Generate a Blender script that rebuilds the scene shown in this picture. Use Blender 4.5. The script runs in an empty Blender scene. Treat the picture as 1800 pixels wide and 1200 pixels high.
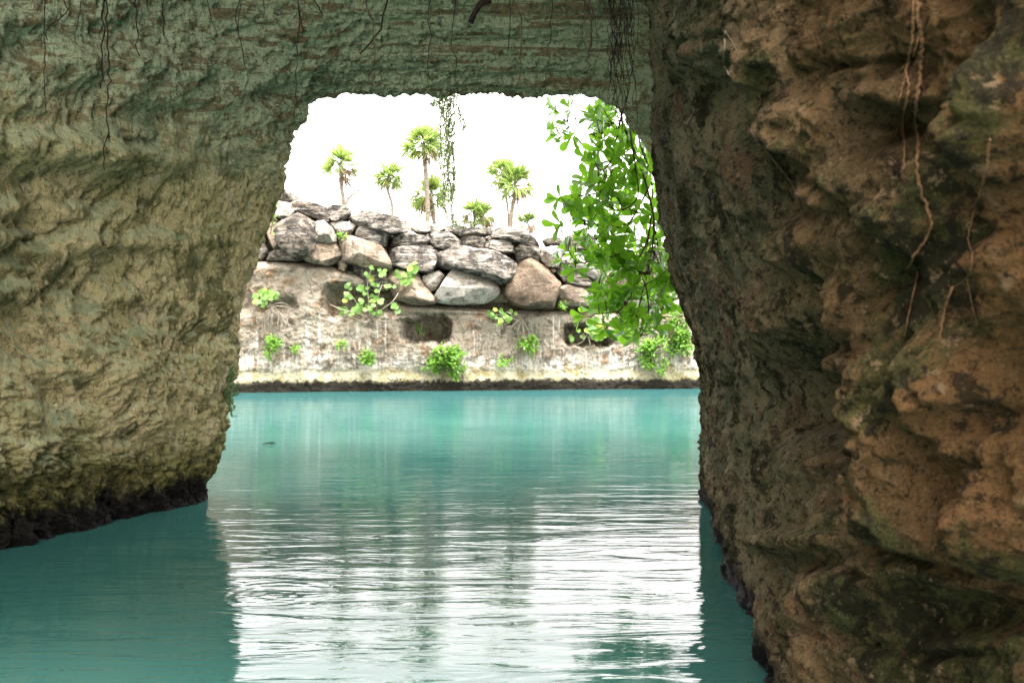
import bpy, math, random
import numpy as np
from mathutils import Vector
from mathutils.bvhtree import BVHTree

random.seed(7)
RNG = np.random.default_rng(7)
SC = bpy.context.scene
COL = SC.collection
R = math.radians

# ------------------------------------------------------------------ camera, sky, sun, exposure
F = 1766.0            # focal length in photo pixels (1800 wide)
CAMZ = 1.5
cam_d = bpy.data.cameras.new("camera")
cam_d.sensor_width = 36.0
cam_d.lens = 36.0 * F / 1800.0
cam_d.clip_start = 0.05
cam_d.clip_end = 2000
cam_d.dof.use_dof = True
cam_d.dof.focus_distance = 11.0
cam_d.dof.aperture_fstop = 5.0
cam = bpy.data.objects.new("camera", cam_d)
COL.objects.link(cam)
cam.location = (0, 0, CAMZ)
cam.rotation_euler = (R(90), 0, 0)
SC.camera = cam

SUN_EL, SUN_AZ = 76.0, 155.0      # azimuth clockwise from +Y: behind the camera, to the right
world = bpy.data.worlds.new("World")
SC.world = world
world.use_nodes = True
wn, wl = world.node_tree.nodes, world.node_tree.links
sky = wn.new("ShaderNodeTexSky")
sky.sky_type = 'NISHITA'
sky.sun_disc = False
sky.sun_elevation = R(SUN_EL)
sky.sun_rotation = R(SUN_AZ)
sky.dust_density = 4.0
sky.air_density = 1.0
hsv = wn.new("ShaderNodeHueSaturation")      # cloud cover: a white sky
hsv.inputs["Saturation"].default_value = 0.0
wl.new(sky.outputs[0], hsv.inputs["Color"])
bg = wn["Background"]
tint = wn.new("ShaderNodeMix"); tint.data_type = 'RGBA'; tint.blend_type = 'MULTIPLY'
tint.inputs[0].default_value = 1.0
tint.inputs[7].default_value = (1.0, 0.965, 0.95, 1)      # thin warm overcast
wl.new(hsv.outputs[0], tint.inputs[6])
wl.new(tint.outputs[2], bg.inputs[0])
bg.inputs[1].default_value = 0.15

sun_d = bpy.data.lights.new("sun", 'SUN')
sun_d.energy = 0.8
sun_d.angle = R(20)
sun_d.color = (1.0, 0.96, 0.9)
sun = bpy.data.objects.new("sun", sun_d)
COL.objects.link(sun)
_a, _e = R(SUN_AZ), R(SUN_EL)
_dir = Vector((math.sin(_a) * math.cos(_e), math.cos(_a) * math.cos(_e), math.sin(_e)))
sun.rotation_euler = _dir.to_track_quat('Z', 'Y').to_euler()
sun.location = _dir * 60

SC.view_settings.view_transform = 'Standard'
SC.view_settings.look = 'None'
SC.view_settings.gamma = 1
SC.view_settings.exposure = 3.45
SC.render.engine = 'CYCLES'
SC.cycles.use_denoising = True
SC.cycles.max_bounces = 10
SC.cycles.diffuse_bounces = 6
SC.cycles.glossy_bounces = 3
SC.cycles.sample_clamp_indirect = 6.0

# ------------------------------------------------------------------ helpers
def W(px, py, d):
    """point seen at photo pixel (px, py) standing d metres in front of the camera"""
    return np.array(((px - 900.0) / F * d, d, CAMZ + (600.0 - py) / F * d))

def smooth(a, b, x):
    t = np.clip((x - a) / (b - a), 0, 1)
    return t * t * (3 - 2 * t)

_perm = np.random.default_rng(11).permutation(512).astype(np.int64)
_perm = np.concatenate([_perm, _perm])
_g = np.random.default_rng(12).normal(size=(512, 3)).astype(np.float32)
_g /= np.linalg.norm(_g, axis=1, keepdims=True)

def perlin(P, seed=0):
    P = P + np.array([seed * 17.31, seed * 5.77, seed * 9.13])
    I = np.floor(P).astype(np.int64)
    f = (P - I).astype(np.float32)
    u = f * f * f * (f * (f * 6 - 15) + 10)
    I &= 511
    out = 0
    for dx in (0, 1):
        wx = u[..., 0] if dx else 1 - u[..., 0]
        hx = _perm[(I[..., 0] + dx) & 511]
        for dy in (0, 1):
            wy = u[..., 1] if dy else 1 - u[..., 1]
            hy = _perm[(hx + I[..., 1] + dy) & 511]
            for dz in (0, 1):
                wz = u[..., 2] if dz else 1 - u[..., 2]
                h = _perm[(hy + I[..., 2] + dz) & 511]
                g = _g[h]
                out = out + wx * wy * wz * (g[..., 0] * (f[..., 0] - dx) + g[..., 1] * (f[..., 1] - dy) + g[..., 2] * (f[..., 2] - dz))
    return out * 1.6

def fbm(P, oct=4, seed=0, gain=0.5, ridged=False):
    s, a, fq, tot = 0, 1.0, 1.0, 0
    for k in range(oct):
        n = perlin(P * fq, seed + k)
        if ridged:
            n = 1 - 2 * np.abs(n)
        s = s + a * n
        tot += a
        a *= gain
        fq *= 2.03
    return s / tot

def billow(P, oct=3, seed=0, gain=0.5):
    return -fbm(P, oct, seed, gain, True)

def catmull(pts, n):
    """n samples through the rows of pts (any dimension), roughly even in parameter"""
    pts = np.asarray(pts, float)
    k = len(pts)
    t = np.linspace(0, k - 1, n) if np.isscalar(n) else np.asarray(n)
    i = np.clip(np.floor(t).astype(int), 0, k - 2)
    f = (t - i).reshape((-1,) + (1,) * (pts.ndim - 1))
    p0, p1, p2, p3 = (pts[np.clip(i + o, 0, k - 1)] for o in (-1, 0, 1, 2))
    return 0.5 * (2 * p1 + (p2 - p0) * f + (2 * p0 - 5 * p1 + 4 * p2 - p3) * f * f + (3 * p1 - p0 - 3 * p2 + p3) * f ** 3)

def resample(pts, n):
    pts = np.asarray(pts, float)
    d = np.r_[0, np.cumsum(np.linalg.norm(np.diff(pts, axis=0), axis=1))]
    t = np.linspace(0, d[-1], n)
    return np.stack([np.interp(t, d, pts[:, k]) for k in range(pts.shape[1])], 1)

def grid_normals(P):
    du = np.gradient(P, axis=0)
    dv = np.gradient(P, axis=1)
    n = np.cross(du, dv)
    return n / (np.linalg.norm(n, axis=-1, keepdims=True) + 1e-9)

def tag(o, label=None, cat=None, group=None, kind=None):
    if label: o["label"] = label
    if cat: o["category"] = cat
    if group: o["group"] = group
    if kind: o["kind"] = kind
    return o

def mesh_obj(name, verts, faces, mat, parent=None, smooth_on=True):
    verts = np.asarray(verts, np.float32).reshape(-1, 3)
    me = bpy.data.meshes.new(name)
    if isinstance(faces, np.ndarray):
        me.vertices.add(len(verts))
        me.vertices.foreach_set("co", verts.ravel())
        nf, k = faces.shape
        me.loops.add(nf * k)
        me.loops.foreach_set("vertex_index", faces.ravel().astype(np.int32))
        me.polygons.add(nf)
        me.polygons.foreach_set("loop_start", np.arange(0, nf * k, k, dtype=np.int32))
        me.update(calc_edges=True)
        me.validate()
    else:
        me.from_pydata([tuple(v) for v in verts.tolist()], [], faces)
    me.polygons.foreach_set("use_smooth", [smooth_on] * len(me.polygons))
    me.materials.append(mat)
    me.update()
    o = bpy.data.objects.new(name, me)
    COL.objects.link(o)
    if parent is not None:
        o.parent = parent
    return o

def grid_faces(n, m, wrap_m=False):
    i, j = np.meshgrid(np.arange(n - 1), np.arange(m if wrap_m else m - 1), indexing='ij')
    j2 = (j + 1) % m
    return np.stack([i * m + j, (i + 1) * m + j, (i + 1) * m + j2, i * m + j2], -1).reshape(-1, 4)

def empty(name, loc):
    o = bpy.data.objects.new(name, None)
    COL.objects.link(o)
    o.location = tuple(loc)
    o.empty_display_size = 0.2
    return o

class MB:
    """collects tubes and leaves into one mesh"""
    def __init__(self, origin=(0, 0, 0)):
        self.v, self.f, self.o = [], [], np.asarray(origin, float)
    def add(self, verts, faces):
        b = len(self.v)
        self.v.extend((np.asarray(verts) - self.o).tolist())
        self.f.extend([tuple(b + i for i in f) for f in faces])
    def tube(self, pts, radii, sides=6, wob=0.0):
        pts = np.asarray(pts, float)
        n = len(pts)
        radii = np.broadcast_to(np.asarray(radii, float), (n,)) if np.ndim(radii) == 0 or len(radii) == n else np.interp(np.linspace(0, 1, n), np.linspace(0, 1, len(radii)), radii)
        t = np.gradient(pts, axis=0)
        t /= np.linalg.norm(t, axis=1, keepdims=True) + 1e-9
        ref = np.array([0.31, 0.9, 0.2]) if abs(t[0][1]) < 0.8 else np.array([1.0, 0.1, 0])
        verts = []
        for k in range(n):
            a = np.cross(t[k], ref); a /= np.linalg.norm(a) + 1e-9
            b = np.cross(t[k], a)
            for s in range(sides):
                th = 2 * math.pi * s / sides
                rr = radii[k] * (1 + wob * random.uniform(-1, 1))
                verts.append(pts[k] + rr * (math.cos(th) * a + math.sin(th) * b))
        faces = []
        for k in range(n - 1):
            for s in range(sides):
                s2 = (s + 1) % sides
                faces.append((k * sides + s, k * sides + s2, (k + 1) * sides + s2, (k + 1) * sides + s))
        faces.append(tuple(range(sides))[::-1])
        faces.append(tuple((n - 1) * sides + s for s in range(sides)))
        self.add(verts, faces)
    def leaf(self, base, direction, up, length, width, shape='obovate', droop=0.15, fold=0.12):
        d = np.asarray(direction, float); d /= np.linalg.norm(d) + 1e-9
        s = np.cross(d, up); s /= np.linalg.norm(s) + 1e-9
        u = np.cross(s, d)
        if shape == 'obovate':
            prof = [(0, .07), (.25, .34), (.5, .72), (.7, .97), (.85, .93), (.95, .62), (1.0, .15)]
        elif shape == 'blade':
            prof = [(0, .5), (.3, 1), (.7, .75), (1.0, .05)]
        else:  # oval
            prof = [(0, .08), (.2, .7), (.5, 1), (.8, .7), (1.0, .05)]
        verts, faces = [], []
        for t, w in prof:
            c = np.asarray(base) + d * length * t - u * (droop * length * t * t)
            h = w * width * 0.5
            verts += [c - s * h + u * fold * h, c, c + s * h + u * fold * h]
        for k in range(len(prof) - 1):
            a = 3 * k
            faces += [(a, a + 1, a + 4, a + 3), (a + 1, a + 2, a + 5, a + 4)]
        self.add(verts, faces)
    def disc(self, c, n, r, seg=9):
        n = np.asarray(n, float); n /= np.linalg.norm(n) + 1e-9
        a = np.cross(n, (0.2, 0.3, 0.93)); a /= np.linalg.norm(a) + 1e-9
        b = np.cross(n, a)
        verts = [np.asarray(c, float) - n * r * 0.12]
        for s in range(seg):
            th = 2 * math.pi * s / seg
            rr = r * random.uniform(0.9, 1.08)
            verts.append(np.asarray(c) + rr * (math.cos(th) * a + math.sin(th) * b * 0.95))
        self.add(verts, [(0, 1 + s, 1 + (s + 1) % seg) for s in range(seg)])
    def build(self, name, mat, parent=None):
        return mesh_obj(name, self.v, self.f, mat, parent)

# ------------------------------------------------------------------ materials
class NT:
    def __init__(self, name):
        self.m = bpy.data.materials.new(name)
        self.m.use_nodes = True
        self.t = self.m.node_tree
        self.n, self.l = self.t.nodes, self.t.links
        self.p = self.n["Principled BSDF"]
        self.out = self.n["Material Output"]
        self.geo = self.n.new("ShaderNodeNewGeometry")
        self.tc = self.n.new("ShaderNodeTexCoord")
        self.pos = self.geo.outputs["Position"]
    def node(self, typ, **kw):
        x = self.n.new(typ)
        for k, v in kw.items(): setattr(x, k, v)
        return x
    def put(self, sock, v):
        if hasattr(v, "is_output"): self.l.new(v, sock)
        else: sock.default_value = v
    def scale(self, vec, s, loc=(0, 0, 0), rot=(0, 0, 0)):
        x = self.node("ShaderNodeMapping")
        self.put(x.inputs["Vector"], vec)
        x.inputs["Scale"].default_value = s
        x.inputs["Location"].default_value = loc
        x.inputs["Rotation"].default_value = rot
        return x.outputs[0]
    def noise(self, vec, scale, detail=4, rough=0.55, dist=0.0):
        x = self.node("ShaderNodeTexNoise")
        self.put(x.inputs["Vector"], vec)
        x.inputs["Scale"].default_value = scale
        x.inputs["Detail"].default_value = detail
        x.inputs["Roughness"].default_value = rough
        x.inputs["Distortion"].default_value = dist
        return x.outputs["Fac"]
    def voro(self, vec, scale, feature='F1'):
        x = self.node("ShaderNodeTexVoronoi", feature=feature)
        self.put(x.inputs["Vector"], vec)
        x.inputs["Scale"].default_value = scale
        return x.outputs["Distance"]
    def ramp(self, fac, a, b, va=0.0, vb=1.0):
        x = self.node("ShaderNodeMapRange", interpolation_type='SMOOTHSTEP')
        self.put(x.inputs["Value"], fac)
        for s, v in zip(("From Min", "From Max", "To Min", "To Max"), (a, b, va, vb)):
            x.inputs[s].default_value = v
        return x.outputs[0]
    def math(self, op, a, b=0.0, c=None):
        x = self.node("ShaderNodeMath", operation=op)
        self.put(x.inputs[0], a); self.put(x.inputs[1], b)
        if c is not None: self.put(x.inputs[2], c)
        return x.outputs[0]
    def mix(self, fac, a, b, blend='MIX'):
        x = self.node("ShaderNodeMix", data_type='RGBA', blend_type=blend)
        self.put(x.inputs[0], fac)
        for s, v in ((x.inputs[6], a), (x.inputs[7], b)):
            self.put(s, v if hasattr(v, "is_output") else (*v, 1.0))
        return x.outputs[2]
    def xyz(self, vec):
        x = self.node("ShaderNodeSeparateXYZ")
        self.put(x.inputs[0], vec)
        return x.outputs
    def bump(self, h, strength=0.6, dist=0.02, normal=None):
        x = self.node("ShaderNodeBump")
        x.inputs["Strength"].default_value = strength
        x.inputs["Distance"].default_value = dist
        self.put(x.inputs["Height"], h)
        if normal is not None: self.put(x.inputs["Normal"], normal)
        return x.outputs[0]
    def done(self, color, rough=0.9, normal=None, spec=0.08):
        self.put(self.p.inputs["Base Color"], color if hasattr(color, "is_output") else (*color, 1.0))
        self.put(self.p.inputs["Roughness"], rough)
        self.p.inputs["Specular IOR Level"].default_value = spec
        if normal is not None: self.put(self.p.inputs["Normal"], normal)
        return self.m

def mat_cave():
    k = NT("cave limestone")
    P = k.pos
    big = k.noise(P, 0.75, 5, 0.6, 0.4)
    mid = k.noise(k.scale(P, (1, 1, 1), (3, 1, 7)), 2.4, 8, 0.66, 0.5)
    sp = k.noise(P, 13, 9, 0.78)
    fib = k.noise(k.scale(P, (20, 20, 5.5), rot=(R(15), R(28), 0)), 1.0, 6, 0.72, 1.4)
    grain = k.noise(P, 95, 2, 0.6)
    z = k.xyz(P)[2]
    strat = k.noise(k.scale(P, (0.40, 5.0, 8.5)), 1.5, 7, 0.68, 0.35)
    ceil = k.ramp(k.math('ADD', z, k.math('MULTIPLY', mid, 0.8)), 3.0, 4.1)
    c = k.mix(k.ramp(big, 0.4, 0.6), (0.70, 0.56, 0.29), (0.46, 0.415, 0.17))
    c = k.mix(k.ramp(mid, 0.51, 0.60, 0, 0.85), c, (0.155, 0.155, 0.060))      # algae
    c = k.mix(k.ramp(mid, 0.42, 0.34, 0, 0.75), c, (0.70, 0.58, 0.40))         # bare pale stone
    cc = k.mix(k.ramp(strat, 0.5, 0.57, 0, 0.9), (0.66, 0.70, 0.44), (0.34, 0.23, 0.12))
    cc = k.mix(k.ramp(mid, 0.53, 0.66, 0, 0.75), cc, (0.22, 0.31, 0.18))
    c = k.mix(ceil, c, cc)
    c = k.mix(k.ramp(fib, 0.53, 0.63, 0, 0.65), c, (0.12, 0.105, 0.045))
    c = k.mix(k.ramp(sp, 0.52, 0.61, 0, 0.8), c, (0.15, 0.12, 0.058))
    c = k.mix(k.ramp(sp, 0.45, 0.37, 0, 0.7), c, k.mix(ceil, (0.78, 0.66, 0.46), (0.70, 0.72, 0.50)))
    c = k.mix(k.ramp(grain, 0.5, 0.72, 0, 0.5), c, (0.14, 0.11, 0.06))
    up = k.xyz(k.geo.outputs['Normal'])[2]
    c = k.mix(k.ramp(up, 0.05, 0.5, 0, 0.5), c, (0.48, 0.56, 0.34))      # pale green film on upward faces
    # moss fringe and wet dark band at the waterline
    zz = k.math('ADD', z, k.math('MULTIPLY', k.math('SUBTRACT', k.noise(k.scale(P, (1, 1, 0.5)), 7, 5, 0.72), 0.5), 0.55))
    c = k.mix(k.ramp(zz, 0.75, 0.36, 0, 0.85), c, k.mix(k.ramp(sp, 0.42, 0.56), (0.21, 0.18, 0.05), (0.035, 0.037, 0.012)))
    c = k.mix(k.ramp(zz, 0.30, 0.18), c, k.mix(k.ramp(sp, 0.5, 0.6), (0.010, 0.009, 0.008), (0.034, 0.027, 0.020)))
    h = k.math('ADD', sp, k.math('MULTIPLY', fib, 0.5))
    h = k.math('ADD', h, k.math('MULTIPLY', grain, 0.2))
    h = k.math('ADD', h, k.math('MULTIPLY', k.math('MULTIPLY', strat, ceil), 1.8))
    return k.done(c, k.ramp(zz, 0.1, 0.3, 0.5, 0.92), k.bump(h, 1.0, 0.075))

def mat_side():
    k = NT("dark cave limestone")
    P = k.pos
    x, y, z = k.xyz(P)
    big = k.noise(P, 1.1, 6, 0.6, 0.5)
    mid = k.noise(k.scale(P, (1, 1, 1), (3, 5, 2)), 3.0, 8, 0.68, 0.5)
    moss = k.noise(k.scale(P, (1, 1, 1), (8, 1, 6)), 1.7, 8, 0.7, 0.4)
    lich = k.noise(k.scale(P, (1, 1, 1), (9, 2, 4)), 6.5, 9, 0.76, 0.5)
    sp = k.noise(P, 24, 9, 0.78)
    fib = k.noise(k.scale(P, (22, 16, 4.5), rot=(R(10), R(-14), 0)), 1.0, 6, 0.7, 1.6)
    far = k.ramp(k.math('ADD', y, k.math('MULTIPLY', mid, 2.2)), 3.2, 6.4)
    c = k.mix(k.ramp(big, 0.42, 0.6), (0.175, 0.088, 0.033), (0.098, 0.057, 0.022))
    c = k.mix(k.ramp(mid, 0.42, 0.34, 0, 0.7), c, (0.19, 0.115, 0.060))
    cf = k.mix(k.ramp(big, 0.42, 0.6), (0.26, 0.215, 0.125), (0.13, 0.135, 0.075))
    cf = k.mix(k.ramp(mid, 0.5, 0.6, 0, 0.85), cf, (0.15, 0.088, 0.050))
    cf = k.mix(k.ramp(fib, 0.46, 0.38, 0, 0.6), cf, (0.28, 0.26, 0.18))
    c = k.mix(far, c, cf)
    c = k.mix(k.ramp(moss, 0.50, 0.58, 0, 0.8), c, (0.046, 0.056, 0.016))
    gr = k.noise(P, 120, 4, 0.7)
    c = k.mix(k.ramp(gr, 0.52, 0.66, 0, 0.7), c, (0.020, 0.015, 0.008))
    c = k.mix(k.ramp(gr, 0.44, 0.33, 0, 0.5), c, (0.28, 0.18, 0.095))
    lt = k.math('ADD', lich, k.math('MULTIPLY', k.math('SUBTRACT', moss, 0.5), 0.6))
    c = k.mix(k.ramp(lt, 0.53, 0.59, 0, 0.82), c, (0.018, 0.014, 0.008))
    dots = k.noise(k.scale(P, (1, 1, 1), (2, 8, 3)), 15, 6, 0.7)
    c = k.mix(k.ramp(dots, 0.41, 0.36, 0, 0.8), c, (0.26, 0.17, 0.095))
    c = k.mix(k.ramp(sp, 0.52, 0.62, 0, 0.85), c, (0.014, 0.010, 0.006))
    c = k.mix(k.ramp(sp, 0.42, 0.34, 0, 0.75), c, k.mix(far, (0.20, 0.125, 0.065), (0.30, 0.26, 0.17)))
    zz = k.math('ADD', z, k.math('MULTIPLY', k.math('SUBTRACT', k.noise(P, 6, 4, 0.7), 0.5), 0.4))
    c = k.mix(k.ramp(zz, 0.22, 0.08), c, (0.012, 0.011, 0.010))
    h = k.math('ADD', k.math('ADD', sp, k.math('MULTIPLY', gr, 0.35)), k.math('MULTIPLY', lich, 1.2))
    h = k.math('ADD', h, k.math('MULTIPLY', k.math('MULTIPLY', fib, far), 0.8))
    return k.done(c, k.ramp(zz, 0.05, 0.25, 0.45, 0.88), k.bump(h, 1.0, 0.05))

def mat_quarry():
    k = NT("sunlit quarried limestone")
    P = k.pos
    z = k.xyz(P)[2]
    big = k.noise(k.scale(P, (1, 1, 1.3)), 0.55, 5, 0.6, 0.3)
    mid = k.noise(P, 2.2, 6, 0.65)
    fine = k.noise(P, 9, 6, 0.75)
    streak = k.noise(k.scale(P, (5.5, 3, 0.45)), 1.0, 5, 0.65)
    c = k.mix(k.ramp(big, 0.4, 0.6), (0.30, 0.262, 0.208), (0.205, 0.172, 0.132))
    c = k.mix(k.ramp(mid, 0.5, 0.66, 0, 0.8), c, (0.16, 0.09, 0.04))
    c = k.mix(k.ramp(fine, 0.52, 0.68, 0, 0.8), c, (0.08, 0.065, 0.05))
    c = k.mix(k.ramp(fine, 0.44, 0.3, 0, 0.7), c, (0.40, 0.35, 0.30))
    c = k.mix(k.math('MULTIPLY', k.ramp(streak, 0.55, 0.68), k.ramp(z, 2.9, 1.7)), c, (0.48, 0.45, 0.41))
    lowz = k.math('ADD', z, k.math('MULTIPLY', k.math('SUBTRACT', streak, 0.5), 2.2))
    c = k.mix(k.math('MULTIPLY', k.ramp(lowz, 1.15, 0.55, 0, 0.9), k.ramp(mid, 0.62, 0.46)), c, (0.52, 0.50, 0.455))
    blot = k.noise(k.scale(P, (1.2, 1, 0.9)), 3.2, 8, 0.75, 0.3)
    c = k.mix(k.ramp(blot, 0.52, 0.60, 0, 0.75), c, (0.085, 0.068, 0.052))
    zz = k.math('ADD', z, k.math('MULTIPLY', k.math('SUBTRACT', blot, 0.5), 0.7))
    c = k.mix(k.ramp(zz, 0.85, 0.5, 0, 0.65), c, (0.19, 0.175, 0.075))
    c = k.mix(k.ramp(zz, 0.38, 0.26), c, (0.018, 0.016, 0.012))
    h = k.math('ADD', fine, k.math('MULTIPLY', mid, 1.5))
    return k.done(c, 0.92, k.bump(h, 0.8, 0.08))

def mat_boulder(name, base, alt, dark, dark_amt, lines=0.5):
    k = NT(name)
    oi = k.node("ShaderNodeObjectInfo")
    P = k.pos
    off = k.node("ShaderNodeVectorMath", operation='SCALE')
    k.put(off.inputs[0], P)
    off.inputs["Scale"].default_value = 1.0
    comb = k.node("ShaderNodeCombineXYZ")
    k.put(comb.inputs[0], k.math('MULTIPLY', oi.outputs["Random"], 37.0))
    add = k.node("ShaderNodeVectorMath", operation='ADD')
    k.put(add.inputs[0], off.outputs[0]); k.put(add.inputs[1], comb.outputs[0])
    V = add.outputs[0]
    big = k.noise(V, 1.1, 5, 0.6, 0.5)
    mid = k.noise(k.scale(V, (1, 1, 1.6)), 3.5, 6, 0.68)
    fine = k.noise(V, 16, 5, 0.75)
    layer = k.noise(k.scale(V, (0.9, 1.5, 9.0), rot=(0, R(9), 0)), 1.6, 5, 0.65, 0.6)
    c = k.mix(k.ramp(big, 0.4, 0.6), base, alt)
    c = k.mix(k.ramp(mid, 0.62 - 0.25 * dark_amt, 0.78 - 0.25 * dark_amt, 0, 0.9), c, dark)
    c = k.mix(k.ramp(layer, 0.54, 0.68, 0, lines), c, dark)
    c = k.mix(k.ramp(layer, 0.44, 0.34, 0, lines * 0.8), c, (0.5, 0.46, 0.41))
    stain = k.noise(k.scale(V, (1.6, 1, 0.7), (5, 3, 1)), 1.3, 8, 0.72, 0.4)
    c = k.mix(k.ramp(stain, 0.53, 0.60, 0, 0.75), c, dark)
    c = k.mix(k.ramp(fine, 0.54, 0.70, 0, 0.8), c, dark)
    c = k.mix(k.ramp(fine, 0.42, 0.28, 0, 0.5), c, (0.5, 0.46, 0.41))
    h = k.math('ADD', fine, k.math('MULTIPLY', layer, 2.0 * lines + 0.4))
    return k.done(c, 0.92, k.bump(h, 0.8, 0.06))

def mat_leaf(name, c1, c2, trans=0.5, rough=0.4, yellow=None):
    k = NT(name)
    rnd = k.geo.outputs["Random Per Island"]
    c = k.mix(rnd, c1, c2)
    n = k.noise(k.pos, 3.0, 2)
    c = k.mix(k.ramp(n, 0.4, 0.65, 0, 0.5), c, tuple(0.6 * v for v in c1))
    if yellow: c = k.mix(k.ramp(rnd, 0.93, 0.96), c, yellow)
    k.done(c, rough, None, 0.35)
    tr = k.node("ShaderNodeBsdfTranslucent")
    k.put(tr.inputs[0], k.mix(0.5, c, tuple(min(1, v * 2.2) for v in c2)))
    mx = k.node("ShaderNodeMixShader")
    mx.inputs[0].default_value = trans
    k.l.new(k.p.outputs[0], mx.inputs[1]); k.l.new(tr.outputs[0], mx.inputs[2])
    k.l.new(mx.outputs[0], k.out.inputs[0])
    return k.m

def mat_bark(name, c1, c2, scale=30, rings=False):
    k = NT(name)
    n = k.noise(k.scale(k.pos, (1, 1, 5.0) if rings else (1, 1, 0.4)), scale * (0.25 if rings else 1), 5, 0.7)
    c = k.mix(k.ramp(n, 0.35, 0.65), c1, c2)
    return k.done(c, 0.85, k.bump(n, 0.7, 0.01))

def mat_water():
    k = NT("turquoise lagoon water")
    P = k.pos
    x, y, z = k.xyz(P)
    n0 = k.noise(k.scale(P, (0.35, 0.9, 1), rot=(0, 0, R(5))), 1.0, 2, 0.5, 0.6)
    n1 = k.noise(k.scale(P, (0.9, 4.2, 1), rot=(0, 0, R(-4))), 1.0, 3, 0.5, 0.8)
    n2 = k.noise(k.scale(P, (2.6, 10.0, 1), (4, 2, 0), rot=(0, 0, R(6))), 1.0, 3, 0.55, 0.9)
    n3 = k.noise(k.scale(P, (11, 30.0, 1), (1, 7, 0)), 1.0, 2, 0.5)
    h = k.math('MULTIPLY', n0, 0.013)
    h = k.math('ADD', h, k.math('MULTIPLY', n1, 0.0078))
    h = k.math('ADD', h, k.math('MULTIPLY', n2, 0.0013))
    h = k.math('ADD', h, k.math('MULTIPLY', n3, 0.0002))
    h = k.math('MULTIPLY', h, k.ramp(y, 13.0, 5.5, 0.7, 1.6))      # livelier near the cave
    for cx, cy, rr, amp in ((-1.42, 5.95, 0.5, 0.00045), (0.97, 4.9, 0.2, 0.0005)):   # rings left by drips
        dd = k.math('SQRT', k.math('ADD', k.math('POWER', k.math('SUBTRACT', x, cx), 2.0), k.math('POWER', k.math('SUBTRACT', y, cy), 2.0)))
        w = k.math('SINE', k.math('MULTIPLY', dd, 70.0))
        h = k.math('ADD', h, k.math('MULTIPLY', k.math('MULTIPLY', w, amp), k.ramp(dd, rr, rr * 0.5)))
    body = k.mix(k.ramp(k.noise(k.scale(P, (0.3, 0.25, 1)), 1.0, 3), 0.35, 0.65), (0.020, 0.084, 0.072), (0.034, 0.108, 0.093))
    body = k.mix(k.ramp(k.math('ADD', y, k.math('MULTIPLY', n0, 8.0)), 13.0, 30.0, 0, 0.9), body, (0.016, 0.050, 0.050))      # darker teal towards the far bank
    nrm = k.bump(h, 1.0, 1.0)
    df = k.node("ShaderNodeBsdfDiffuse"); k.put(df.inputs["Color"], body)
    gl = k.node("ShaderNodeBsdfGlossy"); gl.inputs["Roughness"].default_value = 0.02; k.put(gl.inputs["Normal"], nrm)
    fr = k.node("ShaderNodeFresnel"); fr.inputs["IOR"].default_value = 1.33; k.put(fr.inputs["Normal"], nrm)
    mx = k.node("ShaderNodeMixShader")
    k.put(mx.inputs[0], k.math('ADD', k.math('MINIMUM', fr.outputs[0], 0.23), k.math('MULTIPLY', k.math('MAXIMUM', k.math('SUBTRACT', fr.outputs[0], 0.23), 0.0), 0.22)))     # a rippled surface never mirrors fully at low angles
    k.l.new(df.outputs[0], mx.inputs[1]); k.l.new(gl.outputs[0], mx.inputs[2])
    k.l.new(mx.outputs[0], k.out.inputs[0])
    return k.m

def mat_plain(name, c1, c2, scale=4.0):
    k = NT(name)
    n = k.noise(k.pos, scale, 6, 0.7)
    return k.done(k.mix(k.ramp(n, 0.35, 0.65), c1, c2), 0.95, k.bump(n, 0.7, 0.08))

M_CAVE, M_SIDE, M_QUARRY, M_WATER = mat_cave(), mat_side(), mat_quarry(), mat_water()
M_SOIL = mat_plain("dry sandy earth", (0.16, 0.12, 0.085), (0.06, 0.045, 0.03), 2.5)
M_B = {
    'white': mat_boulder("bleached boulder", (0.42, 0.38, 0.34), (0.30, 0.255, 0.21), (0.085, 0.072, 0.06), 0.48, 0.25),
    'tan': mat_boulder("tan boulder", (0.28, 0.22, 0.165), (0.21, 0.16, 0.115), (0.085, 0.066, 0.05), 0.55, 0.4),
    'grey': mat_boulder("weathered grey boulder", (0.26, 0.225, 0.19), (0.15, 0.128, 0.106), (0.030, 0.028, 0.026), 0.72, 0.95),
    'dark': mat_boulder("lichen dark boulder", (0.20, 0.165, 0.13), (0.115, 0.095, 0.076), (0.030, 0.027, 0.024), 0.80, 0.6),
    'brown': mat_boulder("brown boulder", (0.150, 0.112, 0.078), (0.085, 0.064, 0.046), (0.07, 0.05, 0.035), 0.5, 0.15),
}
M_LEAF = mat_leaf("glossy shrub leaf", (0.030, 0.110, 0.008), (0.19, 0.38, 0.022), 0.52, 0.28)
M_SHRUB = mat_leaf("bright shrub leaf", (0.085, 0.205, 0.025), (0.19, 0.33, 0.05), 0.45, 0.5)
M_GRAPE = mat_leaf("round seaside leaf", (0.10, 0.23, 0.045), (0.21, 0.34, 0.08), 0.45, 0.5, (0.45, 0.42, 0.08))
M_PALM = mat_leaf("palm frond", (0.075, 0.15, 0.036), (0.20, 0.27, 0.06), 0.45, 0.5, (0.36, 0.30, 0.10))
M_DEADPALM = mat_leaf("dry palm frond", (0.15, 0.11, 0.08), (0.26, 0.19, 0.13), 0.3, 0.8)
M_VINE = mat_leaf("vine leaf", (0.14, 0.20, 0.07), (0.28, 0.34, 0.14), 0.5, 0.6)
M_VSTEM = mat_bark("vine stem", (0.25, 0.19, 0.13), (0.14, 0.10, 0.07), 60)
M_TRUNK = mat_bark("palm trunk bark", (0.30, 0.25, 0.205), (0.14, 0.112, 0.09), 40, True)
M_TWIG = mat_bark("brown twig bark", (0.10, 0.065, 0.04), (0.045, 0.03, 0.02), 60)
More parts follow.
